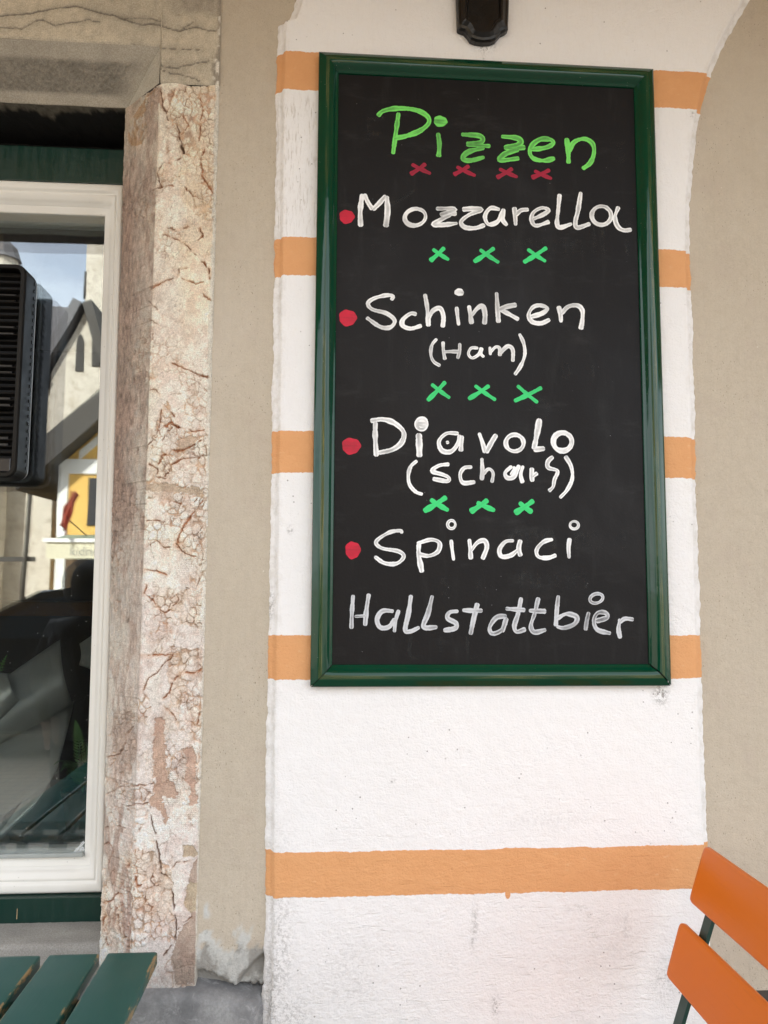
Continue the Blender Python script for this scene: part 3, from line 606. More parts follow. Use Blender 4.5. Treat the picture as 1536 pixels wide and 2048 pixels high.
def lintel():
    zt = 3.12
    xs = np.concatenate([np.linspace(X_WL-0.14, -0.95, 20), np.arange(-0.945, X_ST-0.0005, 0.0033)]); xs[-1] = X_ST-0.001
    nv = 150
    zb = np.where(xs > XA, Z_JNT+0.0012, Z_ARR); v = np.linspace(0, 1, nv)[:, None]
    X = np.broadcast_to(xs, (nv, len(xs))).copy(); Z = zb+v*(zt-zb)
    col, d = grey_fields(X, Z, X, Z, LCR)
    # crumbling paint and mortar along the right edge
    e = (X_ST-X); m = sstep(.012, .004, e-0.030*(fbm(X*30, Z*22, 210, 4)-.45)); m2 = sstep(.50, .62, fbm(X*60, Z*60, 211, 3))
    col = col + (np.array([.74, .70, .62])-col)*(m*m2)[..., None]; col = col + (np.array([.20, .17, .14])-col)*(m*(1-m2)*.6)[..., None]
    top = sstep(2.83, 2.86, Z+.02*(fbm(X*20, Z*5, 212, 3)-.5))*sstep(-.42, -.36, X); col = col+(np.array([.28, .25, .21])*(0.5+fbm(X*90, Z*90, 213, 3))[..., None]-col)*(top*.6)[..., None]
    Y = -0.0035-d+0.003*(fbm(X*5, Z*5, 214, 3)-.5)*2 + 0.004*np.clip(1-(Z-zb)/0.006, 0, 1)**2 - .003*m*m2
    tool = sstep(.35, .6, fbm(X*7, Z*6, 215, 3))
    me = grid_mesh('lintel_stone', np.stack([X, Y, Z], -1), {'tint': np.clip(col, .01, .9), 'u': X, 'v': Z, 'tool': tool})
    o = link('lintel_stone', me, M_GREY, HOUSE, True); o['label'] = 'grey lintel stone crossed by long wavy cracks'
    # chamfer under it, mitred at the corner, with a coarse picked panel
    nu, nw = 260, 46
    w = np.linspace(0, 1, nw)[:, None]; f = np.concatenate([np.linspace(0, .55, 20), np.linspace(.555, 1, nu)])[None, :]
    xr = XA+(XI-XA)*w; xl = X_WL+(XA-XI)*w; Xc = xl+(xr-xl)*f; Zc = Z_ARR+(Z_IN-Z_ARR)*w+0*f; Yc = Y_CH*w+0*f
    U = Xc; Vv = 2.9-0.14*(w+0*f)
    n2 = fbm(U*150, Vv*190, 221, 4, .65); pick = sstep(.22, .34, w)*sstep(.86, .76, w)*sstep(1.0, .93, f+.02*(fbm(U*20, Vv*20, 222, 2)-.5))*(1+0*f)
    c = np.array([.45, .41, .34])*(0.8+.4*fbm(U*25, Vv*25, 223, 4))[..., None]
    c = c*(1-(0.45*pick*(1-n2))[..., None]); c = c*(1-0.28*pick[..., None])
    dd = .0010*(n2-.5)+pick*(.005*(n2-.5)-.0015)
    nn = math.hypot(Y_CH, Z_ARR-Z_IN); ny, nz = -(Z_ARR-Z_IN)/nn, -Y_CH/nn
    ed = np.clip(np.minimum(w, 1-w)/.05, 0, 1)*np.clip((1-f)/.01, 0, 1)
    Vm = np.stack([Xc, Yc+ny*dd*ed+0.0006, Zc+nz*dd*ed], -1)
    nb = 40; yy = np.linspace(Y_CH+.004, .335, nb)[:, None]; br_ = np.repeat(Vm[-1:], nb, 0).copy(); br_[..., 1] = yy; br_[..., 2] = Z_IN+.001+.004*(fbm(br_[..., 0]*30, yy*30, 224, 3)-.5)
    soffit_black = sstep(-.012, .012, (yy-Y_CH)-.030-.055*(fbm(br_[..., 0]*22, yy*6, 225, 5, .62)-.5)*2)  # soffit tint drops to near-black behind a ragged front border
    sc_ = np.array([.20, .185, .15])*(.4+.9*fbm(br_[..., 0]*110, yy*110, 226, 3))[..., None]; sc_ = sc_+(np.array([.008, .007, .007])-sc_)*soffit_black[..., None]
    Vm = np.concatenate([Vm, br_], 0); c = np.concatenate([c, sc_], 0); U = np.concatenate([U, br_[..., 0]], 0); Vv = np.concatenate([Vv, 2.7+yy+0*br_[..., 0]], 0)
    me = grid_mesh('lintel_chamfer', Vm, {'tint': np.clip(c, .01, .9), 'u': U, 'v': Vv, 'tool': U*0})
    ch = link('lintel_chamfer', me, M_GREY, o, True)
    # corner piece of the chamfer that returns onto the jamb
    k = 24; A = np.array([XA, 0, Z_ARR]); B = np.array([XA, 0, Z_JNT+.0012]); C = np.array([XI, Y_CH, Z_IN+.0005])
    a = np.linspace(0, 1, k)[:, None, None]; b = np.linspace(0, 1, k)[None, :, None]
    Vt = A*(1-b)+(B*(1-a)+C*a)*b*1.0
    Vt = (A*(1-a)+C*a)*(1-b)+(B*(1-a)+C*a)*b
    Vt = Vt+np.array([-.0007, -.0007, 0])+0.0015*(fbm(Vt[..., 2]*60, Vt[..., 1]*60, 230, 3)-.5)[..., None]*np.array([-1, -1, 0])
    c = np.array([.47, .44, .37])*(0.82+.36*fbm(Vt[..., 2]*90, Vt[..., 1]*90, 231, 4))[..., None]
    me = grid_mesh('lintel_corner', Vt[:, ::-1], {'tint': c, 'u': Vt[..., 0]*1.4, 'v': Vt[..., 2], 'tool': Vt[..., 0]*0+.3})
    link('lintel_corner', me, M_GREY, o, True)
lintel()
# stone sill under the window and the left jamb (out of frame)
def sill():
    Zs = 0.652
    xs = np.linspace(X_WL, XI+0.010, 200); prof = [(0.33, Zs+.012), (0.20, Zs+.006), (.10, Zs), (.092, Zs-.006), (.088, Zs-.05), (.03, Zs-.055), (.024, Zs-.062), (.02, Z_PL-.05)]
    pts = []
    for (a, b), (c, d) in zip(prof[:-1], prof[1:]):
        for k in np.linspace(0, 1, 9)[:-1]: pts.append((a+(c-a)*k, b+(d-b)*k))
    pts.append(prof[-1]); pts = np.array(pts)
    X = np.broadcast_to(xs, (len(pts), 200)).copy(); Y = np.broadcast_to(pts[:, :1], X.shape).copy(); Z = np.broadcast_to(pts[:, 1:], X.shape).copy()
    n2 = fbm(X*60, Z*60+Y*60, 240, 4, .6); Z += .002*(n2-.5); Y += .002*(fbm(X*50, Z*50, 241, 3)-.5)
    c = np.array([.36, .345, .315])*(0.75+.5*fbm(X*14, (Z+Y)*30, 242, 5))[..., None]
    me = grid_mesh('sill_stone', np.stack([X, Y, Z], -1), {'tint': c, 'u': X, 'v': Z+Y, 'tool': X*0})
    link('sill_stone', me, M_GREY, HOUSE, True)
sill()
box('jamb_stone', X_WL-0.14, X_WL, 0, 0.33, Z_PL, Z_JNT, M_WALLX, HOUSE, 0.004)
# plinth
def plinth():
    xs = np.concatenate([np.linspace(-12, -1.0, 16), np.arange(-.98, -0.1275, .006)])
    prof = [(.05, .006), (.012, .002), (-.016, -.004), (-.0265, -.012), (-.030, -.026), (-.031, -.10), (-.033, -.25), (-.034, -.64)]
    X = np.broadcast_to(xs, (len(prof), len(xs))).copy()
    top = Z_PL - .004 - .024*sstep(-.30, -.14, xs)+.004*(fbm(xs*25, xs*0, 250, 3)-.5)
    Y = np.array([p[0] for p in prof])[:, None]+.004*(fbm(X*12, np.arange(len(prof))[:, None]*.7+0*X, 251, 3)-.5)
    Z = top+np.array([p[1] for p in prof])[:, None]+0*X
    ed = sstep(-.150, -.132, X); Y = Y+.03*ed*(1+.3*np.sin(Z*80))
    me = grid_mesh('plinth', np.stack([X, Y, Z], -1)); link('plinth', me, M_CONC, HOUSE, True)
plinth()
# the rest of the house body: upper front, far left front, back, sides, roof, eave
box('upper_wall', -12, X_ST-0.0125, 0.001, 0.33, 3.121, 9.2, M_WALLX, HOUSE)
box('side_wall', -12, X_WL-0.141, 0.001, 0.33, -0.1, 3.12, M_WALLX, HOUSE)
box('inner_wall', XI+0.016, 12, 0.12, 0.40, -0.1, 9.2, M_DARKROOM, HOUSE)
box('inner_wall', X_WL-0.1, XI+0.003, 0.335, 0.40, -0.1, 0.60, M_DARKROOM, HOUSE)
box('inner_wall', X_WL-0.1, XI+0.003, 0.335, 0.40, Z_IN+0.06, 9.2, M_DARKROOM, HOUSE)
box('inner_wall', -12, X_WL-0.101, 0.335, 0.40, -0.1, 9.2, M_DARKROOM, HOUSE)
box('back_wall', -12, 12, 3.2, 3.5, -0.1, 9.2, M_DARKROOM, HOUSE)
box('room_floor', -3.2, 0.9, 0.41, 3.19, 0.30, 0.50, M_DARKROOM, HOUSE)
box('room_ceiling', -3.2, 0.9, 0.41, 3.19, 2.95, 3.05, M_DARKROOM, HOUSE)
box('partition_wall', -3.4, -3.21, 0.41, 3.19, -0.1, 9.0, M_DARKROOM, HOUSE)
box('partition_wall', 0.91, 1.1, 0.41, 3.19, -0.1, 9.0, M_DARKROOM, HOUSE)
box('end_wall', -12.3, -12.01, 0.0, 3.5, -0.1, 9.2, M_WALLX, HOUSE); box('end_wall', 12.01, 12.3, 0.0, 3.5, -0.1, 9.2, M_WALLX, HOUSE)
box('roof', -12.6, 12.6, -0.9, 4.2, 9.22, 9.5, plain('roof_shingle', (.10, .085, .075), .8), HOUSE)
for k in range(9):      # boarded balcony floor that overhangs the pavement above the picture
    box('balcony_board', -6, 6, -1.45+k*0.16, -1.45+k*0.16+0.156, 3.22, 3.27, M_EAVE, HOUSE)
box('fascia_beam', -6, 6, -1.54, -1.455, 3.155, 3.30, plain('dark_brown_timber', (.035, .022, .018), .7, .3, 4), HOUSE, .004)
for k in range(7): box('balcony_beam', -5.2+k*1.7, -5.2+k*1.7+0.14, -1.45, -0.02, 3.13, 3.219, M_EAVE, HOUSE)

# ------------------------------------------------------------------ window
def mat_pvc():
    t = T('white_window_paint'); n = t.noise(14, 5)
    d = t.math('MULTIPLY', t.math('LESS_THAN', t.voro(60), 0.07), t.rng(t.noise(8, 2), .52, .6))
    c = t.mix(n, (.76, .735, .67), (.82, .80, .745)); c = t.mix(t.math('MULTIPLY', d, .5), c, (.25, .22, .18))
    return t.done(c, t.rng(n, .3, .7, .28, .42), t.bump(t.noise(30, 3), .0006))
def mat_glass():
    t = T('window_glass'); t.t.nodes.remove(t.b)
    g = t.n('ShaderNodeBsdfGlossy'); g.inputs['Roughness'].default_value = 0.010; g.inputs['Color'].default_value = (.93, .97, 1.0, 1)
    tr = t.n('ShaderNodeBsdfTransparent'); tr.inputs['Color'].default_value = (.97, .985, .98, 1)
    fr = t.n('ShaderNodeFresnel'); fr.inputs['IOR'].default_value = 1.5
    fac = t.math('ADD', t.math('MULTIPLY', fr.outputs[0], 1.0), 0.075, clamp=True)      # one of two coated panes; each slab has two faces
    bp = t.bump(t.noise(2.2, 2), .0012, .35); t.t.links.new(bp, g.inputs['Normal'])
    mx = t.n('ShaderNodeMixShader'); t.put(mx.inputs[0], fac); t.t.links.new(tr.outputs[0], mx.inputs[1]); t.t.links.new(g.outputs[0], mx.inputs[2])
    t.t.links.new(mx.outputs[0], t.out.inputs[0]); return t.m
M_PVC, M_GLASS = mat_pvc(), mat_glass()
def mat_gloss_green(name, base=(.0022, .030, .019), rough=.30, coat=.25):
    t = T(name); n = t.noise(7, 4); f = t.noise(1.0, 5, .7, t.vec((60, 60, 6)))
    c = t.mix(n, tuple(v*.8 for v in base), tuple(v*1.25 for v in base))
    return t.done(c, t.rng(f, .35, .7, rough-.06, rough+.12), t.bump(t.noise(40, 3), .0008), coat=coat)
M_PANEL = mat_gloss_green('dark_green_panel', (.0016, .026, .018), .36, .1)

WX0, WX1, WZ0, WZ1 = X_WL+0.03, -0.5555, 0.7170, 2.5226
def shear(x, z): return x - (z-1.6)*0.0081
def window():
    prof = [(0, .115), (0, .006), (.05, .001), (.10, 0), (.24, 0), (.30, .002), (.33, .006), (.37, .006), (.39, .0045), (.44, .005), (.55, .010), (.63, .013), (.66, .019), (.72, .019), (.735, .022), (.745, .0225), (.93, .0235), (.95, .0245), (1.0, .0250), (1.0, .115)]
    ws, wt_, wb_ = .052, .078, .080
    V = np.zeros((len(prof), 4*24, 3))
    for i, (s, y) in enumerate(prof):
        x0, x1, z0, z1 = WX0+ws*s, WX1-ws*s, WZ0+wb_*s, WZ1-wt_*s
        f = np.linspace(0, 1, 24, endpoint=False)
        xs = np.concatenate([x0+(x1-x0)*f, x1+0*f, x1+(x0-x1)*f, x0+0*f]); zs = np.concatenate([z0+0*f, z0+(z1-z0)*f, z1+0*f, z1+(z0-z1)*f])
        V[i] = np.stack([shear(xs, zs), np.full(xs.shape, Y_WIN+y), zs], 1)
    me = grid_mesh('window', V, close_u=True); me.flip_normals()
    o = link('window', me, M_PVC, HOUSE); o['label'] = 'white moulded window frame set between dark green boards'
    pane = box('pane', WX0+ws-.004, WX1-ws+.004, Y_GLASS+.0005, Y_GLASS+.0045, WZ0+wb_-.004, WZ1-wt_+.004, M_GLASS, o)
    for v in pane.data.vertices: v.co.x = shear(v.co.x, v.co.z)
    pane2 = box('pane', WX0+ws-.004, WX1-ws+.004, Y_GLASS+.062, Y_GLASS+.066, WZ0+wb_-.004, WZ1-wt_+.004, M_GLASS, o)
    for v in pane2.data.vertices: v.co.x = shear(v.co.x, v.co.z)
    # dusty glazing seal at the foot of the pane
    b = box('glazing_seal', WX0+ws, WX1-ws-.001, Y_GLASS-.012, Y_GLASS-.0005, WZ0+wb_+.0006, WZ0+wb_+.010, plain('grey_seal', (.36, .38, .36), .6, .2, 30), o, .002)
    for v in b.data.vertices: v.co.x = shear(v.co.x, v.co.z)
    box('mullion', -1.305, -1.235, Y_WIN+.004, Y_WIN+.1, WZ0+wb_*.9, WZ1-wt_*.9, M_PVC, o, .004)
    tb = box('top_board', X_WL+.002, XI+.001-.010, Y_WIN+.005, Y_WIN+.06, WZ1+.0015, 2.6205, M_PANEL, o, .002)
    box('gap_shade_fill', X_WL+.002, XI+.001-.010, Y_WIN+.062, Y_WIN+.10, 2.50, Z_IN+.06, plain('gap_shade_black', (.006, .006, .006), .9), o)  # black filler added behind the board, standing in for the shade in the gap
    # tiny brown gap line above the frame stays open; board below the frame
    bb = box('bottom_board', X_WL+.002, XI+.004, Y_WIN-.016, Y_WIN+.05, .630, WZ0-.0015, M_PANEL, o, .002)
    nail = W(33, 1839, Y_WIN-.0185)
    box('scratch', nail[0]-.0006, nail[0]+.0006, Y_WIN-.0175, Y_WIN-.0155, nail[1]-.0, nail[1]+.024, plain('bare_wood', (.55, .40, .22), .7), bb)
    # maker's mark printed slantwise on the pane
    rows = [('arbracht.', .0105, (1003, 1778)), ('co. 0765', .0062, (1040, 1790)), ('06  15', .0062, (1072, 1792))]
    bm = bmesh.new()
    for txt, size, (a, b) in rows:
        cu = bpy.data.curves.new('mark', 'FONT'); cu.body = txt; cu.size = size; cu.space_character = .95; cu.offset = .0004
        ob = bpy.data.objects.new('mark', cu); COL.objects.link(ob); bpy.context.view_layer.update()
        me = bpy.data.meshes.new_from_object(ob.evaluated_get(bpy.context.evaluated_depsgraph_get()))
        x, z = W(a/6.678, 1440+b/6.678, Y_GLASS-.0004)
        me.transform(Matrix.Translation((x, Y_GLASS-.0004, z)) @ Matrix.Rotation(math.radians(-48), 4, 'Y') @ Matrix.Rotation(PI/2, 4, 'X'))
        bm.from_mesh(me); COL.objects.unlink(ob); bpy.data.objects.remove(ob)
    from_bm('printed_mark', bm, plain('white_print', (.75, .77, .77), .6), o)
    # dust specks on the glass
    bm = bmesh.new(); r = random.Random(5)
    spots = [(6.678*30, 1180*0+160, 0)]
    for k in range(46):
        px, py = r.uniform(4, 180), r.uniform(1130, 1705); x, z = W(px, py, Y_GLASS-.0006); s = r.uniform(.0004, .0012)
        bmesh.ops.create_circle(bm, cap_ends=True, segments=6, radius=s, matrix=Matrix.Translation((x, Y_GLASS-.0006, z)) @ Matrix.Rotation(PI/2, 4, 'X'))
    d = from_bm('dust_speck', bm, plain('pale_dust', (.6, .6, .56), .9), o); d['kind'] = 'stuff'
window()

# ------------------------------------------------------------------ black louvred unit in front of the pane
M_BLACK = plain('black_plastic', (.007, .0065, .006), .42, .25, 20)
M_BLACK.node_tree.nodes['Principled BSDF'].inputs['Specular IOR Level'].default_value = .18
M_BLACKM = plain('matt_black_metal', (.010, .009, .009), .45, .25, 20)
def rrect(x0, x1, z0, z1, r, n=7):
    pts = []
    for cx, cz, a0 in ((x1-r, z1-r, 0), (x0+r, z1-r, PI/2), (x0+r, z0+r, PI), (x1-r, z0+r, 1.5*PI)):
        for k in range(n): a = a0+PI/2*k/(n-1); pts.append((cx+r*math.cos(a), cz+r*math.sin(a)))
    return pts
def loft(name, loops, mat, parent, cap0=True, cap1=True, smooth=False):
    bm = bmesh.new(); R = [[bm.verts.new(p) for p in L] for L in loops]
    n = len(R[0])
    for a, b in zip(R[:-1], R[1:]):
        for k in range(n): bm.faces.new((a[k], a[(k+1) % n], b[(k+1) % n], b[k]))
    if cap0: bm.faces.new(R[0][::-1])
    if cap1: bm.faces.new(R[-1])
    return from_bm(name, bm, mat, parent, smooth)
def heater():
    yf, yb = .145, .222
    x1, zt = W(51, 560, yf)[0], W(30, 527, yf)[1]; zb = W(30, 955, yf)[1]; x0 = x1-.34
    root = empty('louvred_heater', (x0+.17, yb, zb), 'black louvred heater box hanging in front of the window pane', 'heater')
    L = lambda g, y, r: [(x, y, z) for x, z in rrect(x0+g, x1-g, zb+g, zt-g, r)]
    loft('housing', [L(.012, yb, .02), L(0, yb-.006, .026), L(0, yf+.006, .026), L(.003, yf, .024), L(.0115, yf-.0005, .016), L(.0135, yf+.003, .014), L(.0135, yf+.03, .014)], M_BLACK, root)
    z1 = W(30, 548, yf)[1]; z0 = W(30, 914, yf)[1]
    n = 28
    for k in range(n):
        z = z0+(z1-z0)*(k+.5)/n
        bm = bmesh.new(); box_bm(bm, x0+.0145, x1-.0145, yf+.003, yf+.017, z-.0014, z+.0014, .0005)
        bmesh.ops.rotate(bm, verts=bm.verts[:], cent=(0, yf+.01, z), matrix=Matrix.Rotation(math.radians(-24), 3, 'X'))
        from_bm('louvre', bm, M_BLACK, root)
    for k in range(5):
        z = z0+(z1-z0)*(k+.5)/5
        box('element', x0+.03, x1-.03, yf+.019, yf+.0255, z-.018, z+.018, M_BLACKM, root, .003)
    box('control_strip', x0+.0145, x1-.0145, yf+.0012, yf+.02, zb+.0145, z0-.003, plain('glossy_black', (.02, .018, .02), .12, .2, 8), root, .002)
    # thin bright gasket round the back and the bracket to the mullion
    loft('back_trim', [L(.010, yb+.0005, .02), L(.002, yb+.0005, .026), L(.002, yb+.004, .026), L(.010, yb+.004, .02)], plain('grey_gasket', (.45, .46, .46), .4), root, False, False)
    box('bracket', -1.29, x0+.012, .165, Y_WIN+.0035, zb+.16, zt-.16, M_BLACKM, root, .002)
    for k in range(26):      # vent teeth along the side
        z = zb+.03+(zt-zb-.06)*k/25
        box('vent_tooth', x1-.0005, x1+.0022, yb-.022, yb-.014, z-.004, z+.004, M_BLACKM, root)
heater()

# ------------------------------------------------------------------ inside the shop window
M_STEEL = None
def mat_steel():
    t = T('brushed_steel'); n = t.noise(1.0, 5, .7, t.vec((4, 4, 60))); g = t.noise(3, 3)
    return t.done(t.mix(g, (.52, .50, .44), (.70, .69, .63)), t.rng(n, .3, .7, .38, .52), t.bump(n, .0006, .5), metal=.45)
M_STEEL = mat_steel()
M_LEDGE = plain('dark_slate', (.20, .205, .195), .5, .45, 7, bump=.003)
sl = box('display_ledge', -2.9, -.50, .405, 1.45, .52, .690, M_LEDGE, None, .004); tag(sl, 'dark slate display ledge inside the window', 'ledge')
def sheet(name, c, mat, parent, bulge=.05, n=18, thick=.0025):
    """curved metal sheet from four (px, py, y) corners: TL, TR, BR, BL"""
    q = [np.array(P(*a)) for a in c]; s = np.linspace(0, 1, n)
    A = q[0][None]*(1-s)[:, None]+q[1][None]*s[:, None]; B = q[3][None]*(1-s)[:, None]+q[2][None]*s[:, None]
    V = np.zeros((n, n, 3))
    for i, v in enumerate(s):
        V[i] = A*(1-v)+B*v; V[i, :, 1] -= bulge*math.sin(PI*v)*(0.4+.6*s)
        V[i, :, 0] += .25*bulge*math.sin(PI*v)
    me = grid_mesh(name, V); o = link(name, me, mat, parent, True)
    m = o.modifiers.new('thickness', 'SOLIDIFY'); m.thickness = thick; m.offset = 0
    return o
def sculpture():
    root = empty('metal_sculpture', P(-60, 1690, .62), 'swirling brushed metal sculpture of curved sheets behind the glass', 'sculpture')
    root.location.z = .691
    sheet('curved_sheet', [(17, 1350, .78), (120, 1279, .95), (146, 1410, .85), (-60, 1520, .62)], M_STEEL, root, .10)
    sheet('curved_sheet', [(159, 1288, .98), (215, 1250, 1.08), (215, 1350, 1.0), (158, 1330, .95)], M_STEEL, root, .05)
    sheet('curved_sheet', [(-60, 1490, .70), (148, 1402, .88), (112, 1546, .72), (-60, 1690, .52)], M_STEEL, root, -.06)
    sheet('curved_sheet', [(50, 1595, .60), (112, 1543, .68), (64, 1618, .58), (-60, 1735, .50)], M_STEEL, root, .03)
    sheet('curved_sheet', [(-60, 1340, .70), (18, 1348, .72), (38, 1400, .70), (-60, 1500, .60)], M_STEEL, root, .05)
    bz = P(-30, 1700, .56)
    loft('foot', [[(bz.x+.10*math.cos(a)*s, .60+.08*math.sin(a)*s, z) for a in np.linspace(0, 2*PI, 24, endpoint=False)] for s, z in ((1, .6905), (1, .70), (.5, .715), (.3, .80))], M_STEEL, root, smooth=False)
sculpture()
def mat_leaf(name, a, b):
    t = T(name); return t.done(t.mix(t.noise(30, 3), a, b), .5)
M_FERN = mat_leaf('fern_green', (.09, .22, .06), (.20, .38, .11))
M_POT = plain('clay_pot', (.10, .06, .045), .7)
def fern(base, tips, label):
    base = Vector(base); root = empty('fern', base, label, 'fern', 'ferns behind the window pane')
    r0, h = .06, .11
    loft('pot', [[(base.x+r*math.cos(a), base.y+r*math.sin(a), base.z+z) for a in np.linspace(0, 2*PI, 18, endpoint=False)] for r, z in ((.045, .001), (r0, h), (r0+.006, h), (r0+.006, h+.014), (r0-.004, h+.014), (r0-.01, h-.004))], M_POT, root)
    o0 = base+Vector((0, 0, h))
    for tip in tips:
        tip = Vector(tip); mid = (o0+tip)/2+Vector((0, 0, .5*(tip-o0).length*.6)); bm = bmesh.new(); n = 26; prev = None
        for i in range(n+1):
            s = i/n; p = o0*(1-s)**2+mid*2*s*(1-s)+tip*s*s; d = ((mid-o0)*(1-s)+(tip-mid)*s).normalized()
            sd_ = d.cross(Vector((0, 1, 0.2))).normalized(); w = .030*math.sin(PI*min(1, .12+s*.88))**.7*(1-s*.55)
            if i > 3:
                for sg in (-1, 1):
                    a = p; e = p+sd_*sg*w+d*w*.5; q = [a-d*.003, a+d*.003+sd_*sg*w*.3, e, a-d*.002+sd_*sg*w*.5]
                    bm.faces.new([bm.verts.new(x) for x in q])
            if prev is not None:
                k = .0012; bm.faces.new([bm.verts.new(x) for x in (prev-sd_*k, prev+sd_*k, p+sd_*k, p-sd_*k)])
            prev = p
        from_bm('frond', bm, M_FERN, root)
b1 = P(165, 1600, .80); b1.z = .692
fern(b1, [P(130, 1565, .50), P(108, 1530, .52), P(142, 1550, .48), P(172, 1580, .48), P(160, 1508, .50), P(120, 1545, .48), P(165, 1545, .46), P(195, 1460, .75), P(150, 1440, .8)], 'green fern with drooping fronds beside the metal sculpture')
b2 = P(-55, 1560, .98); b2.z = .692
fern(b2, [P(14, 1310, .95), P(4, 1345, .9), P(20, 1345, .95), P(-40, 1300, .95), P(-90, 1350, .9)], 'green fern standing up behind the metal sculpture')
shelf = box('wall_shelf', -2.6, .6, 2.2, 2.6, *sorted((W(100, 1232, 2.2)[1], W(100, 1204, 2.2)[1])), M_WOODB, None, .004)
tag(shelf, 'brown wooden counter seen dimly through the window', 'counter')
for k in range(3): box('leg', -2.4+k*1.4, -2.32+k*1.4, 2.24, 2.56, .5005, W(100, 1232, 2.2)[1]-.0005, M_WOODB, shelf)

# ------------------------------------------------------------------ menu board
def mat_frame():
    t = T('glossy_green_frame'); n = t.noise(7, 4)
    c = t.mix(n, (.0005, .034, .016), (.0010, .050, .024))
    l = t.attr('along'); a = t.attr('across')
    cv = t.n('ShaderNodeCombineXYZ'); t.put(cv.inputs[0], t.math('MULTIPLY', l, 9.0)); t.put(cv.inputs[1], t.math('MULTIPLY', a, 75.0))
    wear_and_streak = t.noise(1.0, 6, .75, cv.outputs[0])
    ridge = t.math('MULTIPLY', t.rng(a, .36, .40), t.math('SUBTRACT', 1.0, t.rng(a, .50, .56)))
    gold_streak = t.math('MULTIPLY', t.rng(wear_and_streak, .46, .58), t.math('MULTIPLY', ridge, t.rng(t.noise(3.0, 2), .40, .58)))
    c = t.mix(t.math('MULTIPLY', gold_streak, .32), c, (.42, .34, .12))  # broken pale-gold streaks along the ridge of each rail
    sp = t.math('MULTIPLY', t.math('LESS_THAN', t.voro(75), .06), t.rng(t.noise(6, 2), .5, .58)); c = t.mix(t.math('MULTIPLY', sp, .5), c, (.3, .35, .3))
    return t.done(c, t.rng(t.noise(16, 5, .7), .35, .7, .05, .14), t.bump(t.noise(18, 2), .0005), coat=.0, spec=.42)
def mat_board():
    t = T('blackboard'); n = t.noise(2.4, 6, .65, None, .6); s = t.noise(1.0, 6, .7, t.vec((26, 26, 5))); s2 = t.noise(1.0, 6, .7, t.vec((7, 7, 22), rot=(0, .4, 0)))
    c = t.mix(n, (.0072, .0060, .0061), (.0120, .0110, .0110))
    c = t.mix(t.rng(s, .52, .78, 0, .45), c, (.026, .026, .025)); c = t.mix(t.rng(s2, .54, .78, 0, .55), c, (.030, .030, .029)); c = t.mix(t.rng(t.noise(1.7, 5, .6, None, 1.2), .55, .75, 0, .40), c, (.032, .031, .031))
    ch = t.math('MULTIPLY', t.math('LESS_THAN', t.voro(34), .03), t.rng(t.noise(7, 2), .5, .6)); c = t.mix(t.math('MULTIPLY', ch, .5), c, (.4, .4, .4))
    return t.done(c, t.rng(n, .3, .7, .42, .58), t.bump(t.noise(160, 3), .0004), spec=.16)
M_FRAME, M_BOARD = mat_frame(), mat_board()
BX0, BZ1, BW, BH = -0.04446, 2.73840, 0.82236, 1.49649
BX1, BZ0 = BX0+BW, BZ1-BH
BOARD = empty('menu_board', (BX0+BW/2, Y_PIL, BZ0), 'tall blackboard in a glossy dark green frame with a handwritten pizza menu', 'menu board')
FW = .0485
def rails():
    prof = [(.0, .002), (.0, .017), (.0015, .0195), (.006, .0215), (.012, .0262), (.019, .0292), (.0255, .0300), (.0315, .0285), (.0365, .0245), (.0405, .0185), (.0440, .0150), (.0465, .0140), (.0480, .0125), (.0485, .0065)]
    arc = np.array([p[0] for p in prof])/FW
    for side in range(4):
        n = 40; V = np.zeros((n, len(prof), 3)); AL = np.zeros((n, len(prof))); AC = np.zeros((n, len(prof)))
        for j, (w, h) in enumerate(prof):
            g = (.0004 if side in (0,) else .0013)
            y = -.0222-h
            if side == 0: a, b = (BX0+w+g, BZ1-w), (BX1-w-g, BZ1-w)
            if side == 2: a, b = (BX0+w+.0012, BZ0+w), (BX1-w-.0022, BZ0+w)
            if side == 1: a, b = (BX1-w, BZ1-w-.0004), (BX1-w, BZ0+w+.0018)
            if side == 3: a, b = (BX0+w, BZ1-w-.0004), (BX0+w, BZ0+w+.0010)
            f = np.linspace(0, 1, n)
            V[:, j, 0] = a[0]+(b[0]-a[0])*f; V[:, j, 1] = y; V[:, j, 2] = a[1]+(b[1]-a[1])*f
            AL[:, j] = f*(BW if side in (0, 2) else BH)+side*7.3; AC[:, j] = arc[j]
        me = grid_mesh('frame_rail', V if side in (1, 2) else V[:, ::-1], {'along': AL if side in (1, 2) else AL[:, ::-1], 'across': AC if side in (1, 2) else AC[:, ::-1]})
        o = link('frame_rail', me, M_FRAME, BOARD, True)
    box('backing', BX0+.003, BX1-.003, -.0290, -.0226, BZ0+.003, BZ1-.003, M_BLACKM, BOARD)
rails()
YB = -0.0305
box('writing_surface', BX0+FW-.002, BX1-FW+.002, YB, -.0291, BZ0+FW-.002, BZ1-FW+.002, M_BOARD, BOARD)

